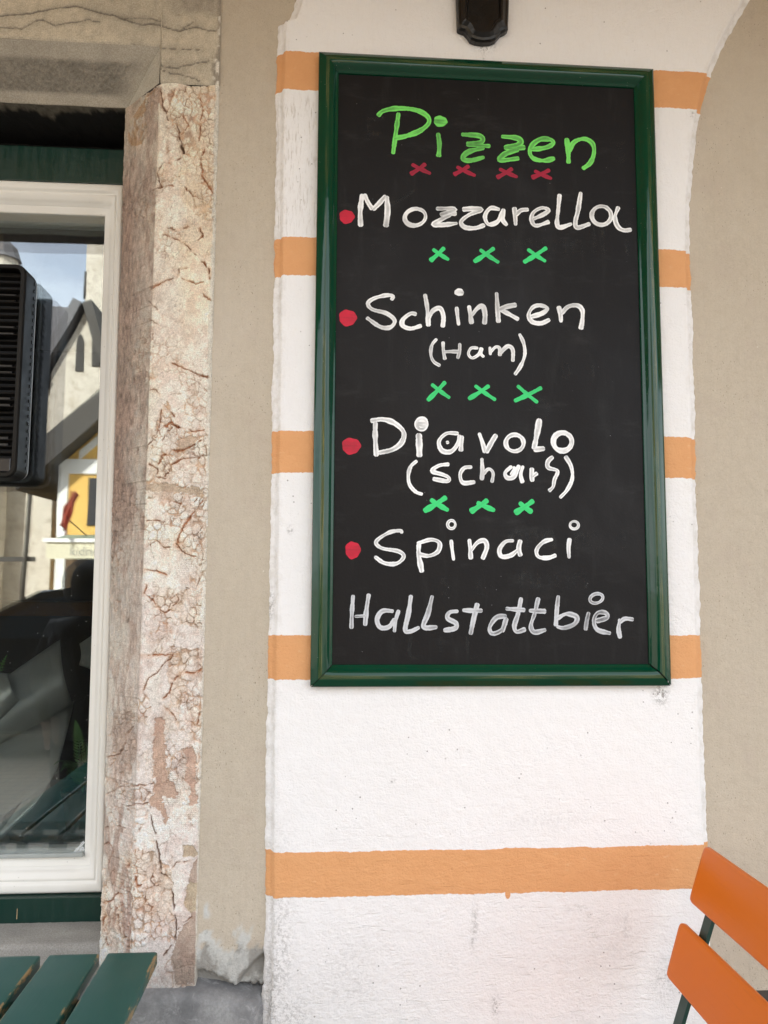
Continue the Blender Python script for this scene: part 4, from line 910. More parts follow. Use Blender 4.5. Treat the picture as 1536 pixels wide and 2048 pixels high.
def mat_marker(name, col, thin, cov=1.0):
    t = T(name); u = t.n('ShaderNodeUVMap'); sp = t.n('ShaderNodeSeparateXYZ'); t.t.links.new(u.outputs[0], sp.inputs[0])
    cv = t.n('ShaderNodeCombineXYZ'); t.put(cv.inputs[0], t.math('MULTIPLY', sp.outputs[0], 22.0)); t.put(cv.inputs[1], t.math('MULTIPLY', sp.outputs[1], 4.2))
    st = t.noise(1.0, 4, .65, cv.outputs[0]); pat = t.noise(17, 4, .6)
    f = t.math('ADD', t.math('MULTIPLY', st, .45), t.math('MULTIPLY', pat, .55))
    edge = t.math('POWER', t.math('ABSOLUTE', sp.outputs[1]), 2.0)
    k = t.rng(t.math('ADD', f, t.math('MULTIPLY', edge, .22)), .38, .60)
    k = t.math('ADD', t.math('MULTIPLY', k, thin), 1.0-thin)
    k = t.math('MULTIPLY', k, t.rng(t.noise(13, 3, .5), .34, .54, 1.0-.55*thin, 1.0))
    c = t.mix(k, (.018, .018, .018), col)
    return t.done(c, .55, t.bump(st, .0004), spec=.3)
MK = {'w': mat_marker('white_marker', (.92, .92, .91), .55), 'W': mat_marker('thin_white_marker', (.60, .61, .63), .85), 'g': mat_marker('lime_marker', (.19, .74, .13), .62),
      'G': mat_marker('mint_marker', (.045, .66, .19), .22), 'r': mat_marker('red_marker', (.58, .012, .040), .30), 'R': mat_marker('dark_red_marker', (.36, .011, .040), .35)}
STROKE_N = [0]
def catmull(pts, n=9):
    if len(pts) < 3:
        a, b = np.array(pts[0], float), np.array(pts[-1], float); return [a+(b-a)*k/6 for k in range(7)]
    q = [np.array(p, float) for p in pts]; q = [2*q[0]-q[1]]+q+[2*q[-1]-q[-2]]; out = []
    for i in range(1, len(q)-2):
        for k in range(n):
            s = k/n; out.append(.5*((2*q[i])+(-q[i-1]+q[i+1])*s+(2*q[i-1]-5*q[i]+4*q[i+1]-q[i+2])*s*s+(-q[i-1]+3*q[i]-3*q[i+1]+q[i+2])*s**3))
    out.append(q[-2]); return out
def ribbon(bm, uvl, pts, w, closed=False, seed=0):
    """flat marker stroke on the board; pts in photo pixels, w in pixels"""
    STROKE_N[0] += 1; y = YB-.00025-.00006*(STROKE_N[0] % 14)
    c = catmull(pts, 10)
    X = np.array([W(p[0], p[1], y) for p in c]); half = w*.5*1.74/F_PX
    # resample
    d = np.concatenate([[0], np.cumsum(np.hypot(*np.diff(X, axis=0).T))]); L = d[-1]; n = max(6, int(L/.0022)); s = np.linspace(0, L, n)
    X = np.stack([np.interp(s, d, X[:, 0]), np.interp(s, d, X[:, 1])], 1)
    T_ = np.gradient(X, axis=0); T_ /= np.linalg.norm(T_, axis=1)[:, None]+1e-9; Nn = np.stack([-T_[:, 1], T_[:, 0]], 1)
    wob = half*(1+.24*(vnoise(s*60+seed*3.1, s*0+seed, 3)-.5)*2+.08*(vnoise(s*260+seed, s*0+2, 4)-.5)*2)
    cap = np.sqrt(np.clip(1-(1-np.clip(np.minimum(s, L-s)/(half*.75), 0, 1))**2, .04, 1)); wob = wob*(0.35+.65*cap)
    k = 5; rows = []
    for i in range(n):
        row = []
        for j in range(k):
            f = -1+2*j/(k-1); p = X[i]+Nn[i]*wob[i]*f
            row.append((bm.verts.new((p[0], y-.00022*(1-f*f), p[1])), s[i]+seed*.37, f))
        rows.append(row)
    for i in range(n-1):
        for j in range(k-1):
            q = (rows[i][j], rows[i][j+1], rows[i+1][j+1], rows[i+1][j]); fc = bm.faces.new([v[0] for v in q])
            for lp, v in zip(fc.loops, q): lp[uvl].uv = (v[1], v[2])
def disc(bm, uvl, cx, cy, rx, ry, seed=0):
    STROKE_N[0] += 1; y = YB-.0003-.00006*(STROKE_N[0] % 14); n = 36; r_ = random.Random(seed)
    x0, z0 = W(cx, cy, y); s = 1.74/F_PX; ph = r_.uniform(0, 6)
    c = bm.verts.new((x0, y-.0003, z0)); ring = []
    for k in range(n):
        a = 2*PI*k/n; q = 1+.05*math.sin(3*a+ph)+.035*math.sin(7*a+ph*2)
        ring.append(bm.verts.new((x0+rx*s*q*math.cos(a), y, z0+ry*s*q*math.sin(a))))
    for k in range(n):
        f = bm.faces.new((c, ring[k], ring[(k+1) % n]))
        for lp in f.loops: dx, dz = lp.vert.co.x-x0, lp.vert.co.z-z0; lp[uvl].uv = (dx+seed*.3+dz*.3, dz/(ry*s)*.9)
def ell(cx, cy, rx, ry, rot=0, n=12, a0=-1.2):
    out = []
    for k in range(n+2):
        a = a0+2*PI*k/n; x, y = rx*math.cos(a), ry*math.sin(a); c, s = math.cos(rot), math.sin(rot); out.append((cx+x*c-y*s, cy+x*s+y*c))
    return out
def piece(name, label, mat, sc, ox, oy, strokes, w, dots, seed):
    bm = bmesh.new(); uvl = bm.loops.layers.uv.new('UVMap')
    for i, st in enumerate(strokes):
        ww = w
        if isinstance(st, tuple): st, ww = st
        ribbon(bm, uvl, [(ox+a/sc, oy+b/sc) for a, b in st], ww/sc, False, seed+i)
    for i, (a, b, rx, ry) in enumerate(dots): disc(bm, uvl, ox+a/sc, oy+b/sc, rx/sc, ry/sc, seed+i)
    me = bpy.data.meshes.new(name); bm.to_mesh(me); bm.free()
    o = link(name, me, MK[mat], BOARD, True)
    if label: o['label'] = label
    return o
def word(name, label, mat, sc, ox, oy, strokes, w, dots=(), text=None, counts=None, dot_at=None):
    if text is None: return piece(name, label, mat, sc, ox, oy, strokes, w, dots, 1)
    k = 0; colour = {'g': 'lime green', 'w': 'white', 'W': 'thin white'}[mat]
    for i, (ch, n) in enumerate(zip(text, counts)):
        nm = 'bracket' if ch in '()' else 'letter'
        piece(nm, f"{colour} handwritten {nm} {ch} of the word {text.strip('()')}" if nm == 'letter' else None, mat, sc, ox, oy, strokes[k:k+n], w, dots if dot_at == i else (), k+1); k += n
    assert k == len(strokes), (text, k, len(strokes))
A = (2.4774, 660, 180); B = (2.4774, 660, 540); C_ = (2.4774, 660, 800); D_ = (1.9692, 620, 1140)
word('lettering', 'lime green handwritten word Pizzen', 'g', *A, [
 [(340,112),(328,200),(312,318)], [(236,130),(262,105),(320,92),(390,93),(450,108),(488,138),(485,170),(440,205),(370,230),(320,238)],
 [(535,212),(542,270),(538,332)], [(650,220),(735,226),(757,244),(740,262),(675,268)], [(675,270),(730,274),(795,278)], [(765,285),(690,305),(660,330),(668,347),(705,348),(766,332)],
 [(848,230),(925,238),(946,258),(920,276),(862,286)], [(862,287),(910,288),(968,284)], [(935,292),(870,315),(838,345),(870,347),(938,338)],
 [(998,296),(1070,285),(1105,265),(1095,247),(1045,244),(1003,272),(990,310),(1010,340),(1060,350),(1115,338)],
 [(1172,238),(1180,300),(1182,365)], [(1182,305),(1210,258),(1260,242),(1300,265),(1308,310),(1290,360),(1250,392)]], 25, [(547,155,36,31)], text='Pizzen', counts=(2, 1, 3, 3, 1, 2), dot_at=1)
def crosses(mat, z, w, prs):
    for a, b, c, d in prs: word('cross_mark', None, mat, *z, [[a, ((a[0]+b[0])/2, (a[1]+b[1])/2+2), b], [c, ((c[0]+d[0])/2, (c[1]+d[1])/2+2), d]], w)
crosses('R', A, 22, [((404,367),(500,415),(475,365),(398,418)), ((627,380),(722,425),(690,375),(612,420)), ((838,390),(930,432),(905,388),(825,435)), ((1012,400),(1100,440),(1090,395),(998,435))])
word('lettering', 'white handwritten word Mozzarella', 'w', *A, [
 ([(160,515),(150,600),(152,678)], 28), ([(168,515),(190,560),(212,592)], 26), ([(210,594),(245,560),(277,522)], 26), ([(281,525),(285,600),(276,680)], 27),
 (ell(422,630,52,41,-.2), 22), [(525,588),(585,588),(618,594),(545,620)], [(545,617),(590,612),(628,612)], [(600,618),(545,645),(512,667),(560,668),(632,660)],
 [(655,592),(710,588),(750,594),(690,618),(650,652),(668,680),(720,684),(768,668)], [(842,592),(795,586),(768,625),(785,665),(830,652),(858,600)], [(860,588),(855,640),(878,672)],
 [(913,580),(918,630),(920,672)], [(920,622),(945,597),(985,592)], [(1005,640),(1060,615),(1082,595),(1050,584),(1010,605),(998,640),(1020,672),(1088,652)],
 [(1138,515),(1130,600),(1125,662),(1142,681),(1200,662)], [(1243,505),(1228,600),(1216,652),(1226,682),(1290,662)], ell(1345,622,48,46,.1), [(1430,577),(1412,630),(1425,675),(1455,695),(1495,692)]], 22, text='Mozzarella', counts=(4, 1, 3, 1, 2, 2, 1, 1, 1, 2), dot_at=None)
crosses('G', A, 22, [((508,788),(590,842),(568,780),(495,848)), ((742,790),(838,856),(815,782),(712,852)), ((978,788),(1070,850),(1075,780),(958,855))])
word('lettering', 'white handwritten word Schinken', 'w', *B, [
 [(303,150),(312,130),(280,125),(220,140),(188,165),(210,195),(280,215),(320,250),(300,283),(250,282),(180,235)], [(430,220),(400,216),(362,245),(360,275),(400,290),(455,275)],
 [(470,118),(482,190),(488,280)], [(488,242),(510,202),(545,190),(562,230),(558,285)], [(627,182),(632,230),(638,275)], [(688,175),(695,220),(702,268)], [(700,228),(730,190),(757,180),(768,220),(765,270)],
 [(825,110),(830,190),(835,262)], [(925,172),(875,182),(840,197)], [(842,197),(880,215),(936,246)], [(995,232),(1050,215),(1077,190),(1040,175),(1005,185),(985,220),(1000,255),(1045,264),(1090,245)],
 [(1132,178),(1142,220),(1145,260)], [(1145,218),(1180,182),(1225,176),(1250,200),(1250,250),(1242,295)]], 22, [(640,110,25,20)], text='Schinken', counts=(1, 1, 2, 1, 2, 3, 1, 2), dot_at=3)
word('lettering', 'white handwritten word Ham in brackets', 'w', *B, [
 [(530,340),(505,372),(500,420),(515,455),(547,475)], [(560,354),(562,400),(570,445)], [(643,362),(642,400),(632,440)], [(565,406),(600,404),(640,405)], [(735,387),(700,387),(686,415),(705,436),(740,415),(752,384)],
 [(752,384),(748,415),(764,432)], [(792,380),(795,422)], [(795,408),(820,382),(840,388),(842,427)], [(842,412),(880,378),(905,395),(906,455)], [(938,315),(960,365),(965,420),(945,475),(915,520)]], 18, text='(Ham)', counts=(1, 3, 2, 3, 1), dot_at=None)
crosses('G', B, 21, [((502,565),(595,635),(573,553),(482,648)), ((717,572),(822,645),(790,572),(685,640)), ((927,572),(1030,658),(1050,582),(912,650))])
word('lettering', 'white handwritten word Diavolo', 'w', *C_, [
 ([(225,108),(224,180),(230,280)], 27), ([(200,104),(260,96),(320,115),(365,160),(355,210),(310,245),(240,262)], 25), ([(440,165),(442,220),(443,283)], 34), (ell(455,118,22,24,.3), 26),
 ([(638,166),(578,166),(540,205),(555,250),(600,255),(636,212),(642,172)], 22), ([(654,176),(648,255)], 22), [(575,212),(590,208)], ([(738,162),(755,210),(770,262)], 22), ([(772,262),(800,210),(825,170)], 22), (ell(915,213,44,41), 21),
 ([(1038,92),(1025,170),(1010,245)], 28), ([(1008,246),(1065,240)], 24), (ell(1152,207,46,45), 25), (ell(1155,205,38,44,.5), 12)], 22, [(455,118,30,30)], text='Diavolo', counts=(2, 2, 3, 2, 1, 2, 2), dot_at=1)
word('lettering', 'white handwritten word scharf in brackets', 'w', *C_, [
 [(432,300),(400,330),(388,375),(395,420),(425,455),(460,468)], [(592,318),(540,325),(507,352),(560,370),(588,385),(580,402),(508,390)], [(705,332),(665,337),(645,370),(660,410),(720,406)], [(752,287),(755,350),(752,398)],
 [(755,372),(785,342),(808,362),(802,410)], [(902,327),(868,360),(880,386),(912,380),(928,345),(938,322)], [(895,372),(915,340),(905,335)], [(957,325),(945,370),(955,412)], [(1000,335),(1000,375),(1003,405)], [(1003,382),(1028,360)],
 [(1106,280),(1080,305),(1082,335),(1127,352),(1112,395),(1105,430),(1083,452)], [(1165,277),(1195,330),(1200,390),(1175,445),(1138,486)]], 20, text='(scharf)', counts=(1, 1, 1, 2, 3, 2, 1, 1), dot_at=None)
crosses('G', C_, 26, [((497,492),(588,548),(578,480),(464,552)), ((727,507),(818,548),(783,494),(694,555)), ((937,507),(1003,558),(1010,497),(914,562))])
word('lettering', 'white handwritten word Spinaci', 'w', *C_, [
 [(355,662),(350,648),(300,654),(245,685),(228,710),(260,735),(340,750),(365,777),(330,810),(270,808),(220,775)], ([(440,712),(440,770),(456,855)], 24), [(430,712),(500,692),(542,708),(535,750),(490,772),(440,764)], (ell(602,617,19,20), 14),
 [(600,692),(605,740),(613,795)], [(690,688),(695,740),(698,790)], [(698,748),(730,707),(765,697),(777,730),(755,790)], [(912,697),(870,702),(840,740),(850,775),(895,770),(937,737)], [(944,692),(935,735),(945,775)],
 [(1105,690),(1060,702),(1025,740),(1032,776),(1080,782),(1122,768)], (ell(1210,620,21,19), 13), [(1188,684),(1182,730),(1185,785)]], 20, text='Spinaci', counts=(1, 2, 2, 2, 2, 1, 2), dot_at=None)
word('lettering', 'thin white handwritten word Hallstattbier', 'W', *D_, [
 [(170,98),(165,170),(163,232)], [(232,93),(222,160),(217,220)], ([(175,183),(220,180)], 12), [(330,162),(285,162),(264,195),(277,226),(310,224),(337,192)], [(350,157),(337,200),(332,245)], [(398,98),(388,170),(375,235),(395,242),(432,225)],
 [(482,100),(465,170),(448,224),(502,225)], [(585,162),(550,167),(542,190),(575,210),(570,230),(525,238)], [(660,130),(645,190),(632,255)], [(600,158),(640,160),(680,160)], [(775,182),(735,187),(708,225),(717,250),(750,240),(772,207)], [(774,187),(757,245)],
 [(832,108),(820,170),(805,220),(815,243),(850,232)], [(770,152),(848,158)], [(900,108),(885,170),(870,220),(885,245),(930,235)], [(862,160),(930,163)], [(978,100),(972,160),(968,222)], [(972,192),(1010,173),(1050,185),(1042,212),(1000,228),(970,222)],
 [(1098,165),(1090,200),(1085,238)], (ell(1128,112,26,18,-.3), 12), [(1125,202),(1170,187),(1162,168),(1132,170),(1118,200),(1132,235),(1185,250)], [(1222,192),(1215,230),(1222,270)], [(1220,207),(1240,192),(1275,195)]], 17, text='Hallstattbier', counts=(3, 2, 1, 1, 1, 2, 2, 2, 2, 2, 2, 1, 2), dot_at=None)
for z, cx, cy, rx, ry in ((A, 83, 628, 39, 37), (B, 88, 237, 45, 43), (C_, 105, 228, 47, 42), (C_, 113, 744, 38, 43)):
    word('bullet_dot', None, 'r', *z, [], 1, [(cx, cy, rx, ry)])

# half-wiped older writing
def mat_ghost():
    t = T('wiped_chalk'); t.done((.10, .105, .10), .8, spec=.1)
    tr = t.n('ShaderNodeBsdfTransparent'); mx = t.n('ShaderNodeMixShader'); t.put(mx.inputs[0], t.rng(t.noise(14, 4, .6), .36, .66, 0.0, .12))
    t.t.links.new(tr.outputs[0], mx.inputs[1]); t.t.links.new(t.b.outputs[0], mx.inputs[2]); t.t.links.new(mx.outputs[0], t.out.inputs[0]); return t.m
MK['x'] = mat_ghost()
def arcs(x, y, n, h=34, w=22):
    out = []
    for k in range(n): out += [[(x+k*w*1.5, y), (x+k*w*1.5+2, y+h)], [(x+k*w*1.5+2, y+h*.4), (x+k*w*1.5+w*.6, y), (x+k*w*1.5+w, y+h*.4), (x+k*w*1.5+w, y+h)]]
    return out
Q = (1.0, 0, 0)
for st in ([[(737,238),(735,300)], [(737,238),(776,236)], [(736,268),(768,267)]], [[(1250,284),(1236,292),(1248,308),(1244,322),(1232,318)]], [[(1252,440),(1255,512)], [(1240,448),(1268,446)], [(1205,450),(1208,508)], [(1188,455),(1190,506)]],
           arcs(1010, 480, 5, 30), [[(745,480),(748,520)], [(800,488),(782,500),(800,516)]], arcs(1020, 1062, 3, 36), arcs(1150, 1066, 4, 34, 18), [[(900,1150),(884,1162),(902,1176),(886,1190)], [(960,1150),(956,1186),(980,1186),(982,1150)]], arcs(1040, 1145, 4, 32, 24),
           [[(822,1270),(820,1312),(850,1312)], [(880,1272),(882,1310)], [(935,1270),(937,1312),(960,1312)]], [[(1130,725),(1122,742),(1132,756),(1142,742),(1130,725)], [(1185,728),(1185,755)]], [[(760,420),(800,400),(830,380)]], [[(1060,820),(1085,800),(1100,830),(1070,838)], [(1120,815),(1122,850)]],
           [[(812,690),(815,740)], [(840,700),(816,716),(838,740)]]):
    for s1 in st: piece('wiped_stroke', None, 'x', *Q, [s1], 8, (), 3)
# ------------------------------------------------------------------ wall lantern, foot of its back plate in view
def lantern():
    yb = Y_PIL-.0015
    pts_px = [(913,-60),(914,0),(916,53),(918,56),(929,60),(936,67),(942,76),(952,80),(966,82),(982,81),(992,77),(998,70),(1003,64),(1012,60),(1017,56),(1019,0),(1020,-60)]
    base = [W(a, b, yb-.02) for a, b in pts_px]; cx = sum(p[0] for p in base)/len(base)
    zt = 2.99; out = [(x, z) if z < 2.90 else (x, zt) for x, z in base]
    root = empty('wall_lantern', (cx, Y_PIL, 2.9), 'black cast wall lantern bracket with scalloped foot above the menu board', 'wall lantern')
    cz = 2.93
    def L(s, y, dz=0): return [(cx+(x-cx)*s, y, min(zt, z)+((1-s)*(.055) if z < 2.9 else -(1-s)*.055)+dz) for x, z in out]
    loft('back_plate', [L(1, yb), L(1, yb-.014), L(.95, yb-.020), L(.86, yb-.022), L(.80, yb-.026), L(.74, yb-.030), L(.66, yb-.030), L(.60, yb-.022)], plain('black_cast_iron', (.0035, .003, .003), .36, .3, 30, bump=.0006), root)
    tube('arm', [(cx, yb-.02, 2.95), (cx, -.10, 2.945), (cx, -.17, 2.955), (cx, -.19, 2.985)], .010, M_BLACKM, root)
    n = 6
    def hexa(r, z): return [(cx+r*math.cos(2*PI*k/n), -.19+r*math.sin(2*PI*k/n), z) for k in range(n)]
    loft('base_cup', [hexa(.03, 2.98), hexa(.050, 2.992), hexa(.050, 3.0)], M_BLACKM, root)
    loft('glass_body', [hexa(.044, 3.0005), hexa(.060, 3.08)], plain('frosted_glass', (.7, .68, .6), .3), root)
    loft('cap', [hexa(.068, 3.0805), hexa(.068, 3.088), hexa(.02, 3.108), hexa(.01, 3.112)], M_BLACKM, root)
lantern()

# ------------------------------------------------------------------ green slatted table
def mat_slat(name, a, b, worn, rough=.42):
    t = T(name); n = t.noise(5, 4); g = t.noise(1.0, 5, .7, t.vec((140, 9, 140)))
    c = t.mix(n, a, b); c = t.mix(t.rng(g, .55, .8, 0, .22), c, tuple(v*.6 for v in a))
    geo = t.n('ShaderNodeNewGeometry'); ed = t.attr('wear_and_streak'); w = t.math('MULTIPLY', ed, t.rng(t.noise(38, 6, .75, t.vec((1, .35, 1))), .51, .58))
    c = t.mix(w, c, worn)
    return t.done(c, t.rng(n, .3, .7, rough-.08, rough+.08), t.bump(g, .0006, .6), spec=.32)
M_TSLAT = mat_slat('green_slat_paint', (.005, .064, .052), (.008, .084, .070), (.30, .20, .09), .36)
M_TRAIL = plain('green_steel', (.006, .035, .026), .4, .2, 10)
def slat(name, L, w, th, mat, parent, M, rad=.004, wear_edge=True, ends=0.0):
    """board along local Y (0..L), width X centred, thickness Z (0..-th), rounded edges"""
    prof = []
    for cx, cz, a0 in ((w/2-rad, -rad, 0), (-w/2+rad, -rad, PI/2), (-w/2+rad, -th+rad, PI), (w/2-rad, -th+rad, 1.5*PI)):
        for k in range(4): a = a0+PI/2*k/3; prof.append((cx+rad*math.cos(a), cz+rad*math.sin(a)))
    ys = [0, .0015, .004] + list(np.linspace(.01, L-.01, 26)) + [L-.004, L-.0015, L]
    V = np.zeros((len(ys), len(prof), 3)); Wr = np.zeros((len(ys), len(prof)))
    for i, y in enumerate(ys):
        e = min(y, L-y); sh = (1-min(1, e/.004))*.003
        if ends > 0: q = max(0.0, 1-e/ends); r2 = ends*(1-math.sqrt(max(0, 1-q*q)))
        else: r2 = 0
        for j, (x, z) in enumerate(prof):
            xx = math.copysign(max(abs(x)-sh-r2, .001), x); V[i, j] = (xx, y, z+ (sh*.5 if z < -th/2 else -sh*.5))
            Wr[i, j] = 1.0 if (wear_edge and abs(x) > w/2-rad*.9 and -th*.98 < z) else 0.0
    me = grid_mesh(name, V, {'wear_and_streak': Wr}, close_u=True)
    bm = bmesh.new(); bm.from_mesh(me); bm.verts.ensure_lookup_table(); n = len(prof)
    bm.faces.new([bm.verts[k] for k in range(n)]); bm.faces.new([bm.verts[(len(ys)-1)*n+k] for k in range(n)])
    bmesh.ops.recalc_face_normals(bm, faces=bm.faces[:]); bm.to_mesh(me); bm.free(); me.transform(M)
    o = link(name, me, mat, parent, False)
    me.polygons.foreach_set('use_smooth', [len(p.vertices) == 4 for p in me.polygons])
    return o
def table():
    zt = .735; yf = -.1345; x1 = -.3385; Lg = 1.10; w = .0985; gap = .0150; th = .026
    root = empty('slatted_table', (x1-.35, yf-Lg/2, 0), 'dark green slatted table with worn edges below the window', 'table')
    n = 6
    for k in range(n):
        xc = x1-w/2-k*(w+gap)
        M = Matrix.Translation((xc, yf-.0012*(k % 3), zt)) @ Matrix.Rotation(PI, 4, 'Z') @ Matrix.Rotation(0.004*((k*7) % 3-1), 4, 'Z')
        slat('slat', Lg, w, th, M_TSLAT, root, M, .004)
    xl = x1-n*(w+gap)+gap
    for y in (yf-.14, yf-Lg+.14): box('cross_rail', xl+.03, x1-.03, y-.018, y+.018, zt-th-.030, zt-th-.0005, M_TRAIL, root, .002)
    for y in (yf-.14, yf-Lg+.14):
        for x in (xl+.06, x1-.06): box('leg', x-.014, x+.014, y-.014, y+.014, .001, zt-th-.0305, M_TRAIL, root, .002)
    for y in (yf-.14, yf-Lg+.14): box('stretcher', xl+.0745, x1-.0745, y-.008, y+.008, .18, .20, M_TRAIL, root, .002)
table()

# ------------------------------------------------------------------ orange folding chair
M_CSLAT = mat_slat('orange_slat_paint', (.60, .128, .002), (.65, .148, .003), (.35, .09, .02), .40)
def chair():
    y0 = -.10; Lc = .44
    a = P(1408, 1689, y0); b = P(1376, 1802, y0); c = P(1359, 1841, y0); d = P(1330, 1952, y0)
    root = empty('folding_chair', (.72, y0-Lc/2, 0), 'folding chair with two orange back slats on a dark green steel frame', 'chair')
    up = (a-d).normalized(); n = Vector((-up.z, 0, up.x))         # faces left, towards the table
    th = .017
    for p, q in ((a, b), (c, d)):
        w = (p-q).length; mid = (p+q)/2; X_ = (p-q).normalized(); Y_ = Vector((0, -1, 0)); Z_ = X_.cross(Y_)
        if Z_.x > 0: Z_ = -Z_; X_ = -X_
        M = Matrix(((X_.x, Y_.x, Z_.x, mid.x), (X_.y, Y_.y, Z_.y, mid.y), (X_.z, Y_.z, Z_.z, mid.z), (0, 0, 0, 1)))
        slat('back_slat', Lc, w, th, M_CSLAT, root, M, .007, False, .010)
    off = Vector((up.z, 0, -up.x))*(th+.0045)                     # behind the slats
    top = a+off+up*(-.03); foot_t = (top.z-.004)/up.z; foot = top-up*foot_t
    for y in (y0-.062, y0-Lc+.062):
        bar('leg', (top.x, y, top.z), (foot.x, y, foot.z), .030, .008, (0, 1, 0), M_TRAIL, root)
    zs = .45; xs = (top-up*((top.z-zs)/up.z)).x
    for k in range(5):
        xc = xs-.045-k*.078; M = Matrix.Translation((xc, y0, zs+.012)) @ Matrix.Rotation(PI, 4, 'Z')
        slat('seat_slat', Lc, .066, .016, M_CSLAT, root, M, .005, False)
    for y in (y0-.080, y0-Lc+.080):
        bar('seat_rail', (xs-.40, y, zs-.014), (xs+.01, y, zs-.014), .026, .008, (0, 0, 1), M_TRAIL, root)
        bar('rear_leg', (xs-.33, y, zs-.028), (xs+.22, y, .004), .028, .008, (0, 1, 0), M_TRAIL, root)
    tube('cross_bar', [(foot.x+.08, y0-.06, .2500), (foot.x+.08, y0-Lc+.06, .2500)], .006, M_TRAIL, root)
chair()

# ------------------------------------------------------------------ across the square (seen in the pane)
def RP(px, py, y):                      # place whose mirror image in the pane is seen at that pixel
    x, z = W(px, py, 2*(Y_GLASS+.001)-y); return x, z
M_CHST = None
def mat_church():
    t = T('church_stone'); n = t.noise(.6, 6, .65); m = t.noise(3.0, 5, .7)
    c = t.mix(n, (.52, .47, .385), (.64, .59, .50)); c = t.mix(t.rng(m, .48, .70, 0, .75), c, (.34, .29, .23)); c = t.mix(t.rng(t.noise(1.0, 3, .6, t.vec((.9, .9, 1.6))), .5, .62, 0, .5), c, (.42, .36, .28))
    return t.done(c, .9, t.bump(m, .03))
M_CHST = mat_church(); M_SLATE = plain('slate_roof', (.13, .125, .13), .7, .3, 3); M_DKWOOD = plain('dark_timber', (.055, .048, .040), .7, .3, 2)
M_YELLOW = plain('yellow_plaster', (.70, .44, .12), .85, .08, 1); M_WHITE = plain('white_trim', (.75, .74, .70), .7, .05, 2); M_DKGLASS = plain('dark_window', (.03, .028, .03), .2)
def church():
    yc = -30.0; g = lambda px, py, y=yc: RP(px, py, y)
    ax, az = g(170, 606); lx, lz = g(96, 742); rx, rz = g(212, 760)
    hw = ax-lx
    root = empty('church', (ax, yc-4, 0), 'pale stone church with steep slate gable and tower reflected in the window', 'church')
    xr = ax+hw*.62
    prism('gable_wall', [(lx+.1, -.1), (xr, -.1), (xr, rz), (ax, az-.3), (lx+.1, lz-.1)], yc-5, yc, M_CHST, root)
    def rake(p, q, th, y0, y1, m):
        d = Vector((q[0]-p[0], 0, q[1]-p[1])).normalized(); nrm = Vector((-d.z, 0, d.x)); nrm = nrm if nrm.z > 0 else -nrm
        a, b = Vector((p[0], 0, p[1])), Vector((q[0], 0, q[1])); o = prism('roof', [(v.x, v.z) for v in (a, b, b+nrm*th, a+nrm*th)], y0, y1, m, root); return o
    rake((lx-.3, lz-.5), (ax-.01, az-.15), .38, yc-5.2, yc+.5, M_SLATE); rake((xr+.35, rz-.5), (ax+.01, az-.15), .38, yc-5.2, yc+.5, M_DKWOOD)
    # long nave to the left, its slate roof running up behind the gable
    nx0 = g(-420, 700, yc-6)[0]; ez = g(60, 772, yc-5.3)[1]; rz2 = g(60, 612, yc-10)[1]
    box('nave_wall', nx0, lx+.09, yc-15, yc-5.21, -.1, ez, M_CHST, root)
    bm = bmesh.new(); q = [(nx0-.3, yc-4.9, ez-.2), (ax+.6, yc-4.9, ez-.2), (ax+.6, yc-10, rz2), (nx0-.3, yc-10, rz2), (ax+.6, yc-15.3, ez-.2), (nx0-.3, yc-15.3, ez-.2)]
    vs_ = [bm.verts.new(p) for p in q]
    for f in ((0, 1, 2, 3), (3, 2, 4, 5), (1, 4, 2), (0, 3, 5), (0, 5, 4, 1)): bm.faces.new([vs_[i] for i in f])
    from_bm('roof', bm, M_SLATE, root)
    tx = g(167, 560, yc-9)[0]
    box('tower', tx, tx+6.5, yc-16, yc-9.2, -.1, 26, M_CHST, root)
    for px, py in ((159, 700), (192, 690)):
        x, z = g(px, py); pts = [(x-.16, z-.9), (x+.16, z-.9), (x+.16, z+.35), (x+.10, z+.6), (x, z+.75), (x-.10, z+.6), (x-.16, z+.35)]
        prism('window', pts, yc-.02, yc+.05, plain('dark_lancet', (.05, .045, .04), .8), root)
    # stair turret with domed cap at the left
    sx, sz = g(2, 520, yc-4); n = 12
    ring = lambda r, z: [(sx+r*math.cos(2*PI*k/n), yc-4+r*math.sin(2*PI*k/n), z) for k in range(n)]
    loft('turret', [ring(.75, -.1), ring(.75, sz)], M_CHST, root)
    loft('turret_cap', [ring(.9, sz+.001), ring(.7, sz+.6), ring(.3, sz+1.0), ring(.08, sz+1.2), ring(.06, sz+1.8)], M_SLATE, root)
    # eaves gutter, drainpipe and the dark porch roof
    dx, dz = g(92, 748, yc+.2); tube('drainpipe', [(dx, yc+.35, dz), (dx-.35, yc+.3, dz-1.0), (dx-.45, yc+.25, 3), (dx-.55, yc+.25, .02)], .09, M_DKWOOD, root)
    tube('finial', [(ax, yc+.2, az+.1), (ax, yc+.2, az+1.3)], .05, M_DKWOOD, root)
    box('string_course', nx0, xr, yc+.001, yc+.12, g(40, 1118)[1]-.12, g(40, 1118)[1]+.08, M_DKWOOD, root)
    pa, pz = g(78, 945, yc+1.6); pb = g(106, 945, yc+1.6)[0]; box('porch_pier', pa, pb, yc+.2, yc+1.6, -.1, pz, M_CHST, root)
church()
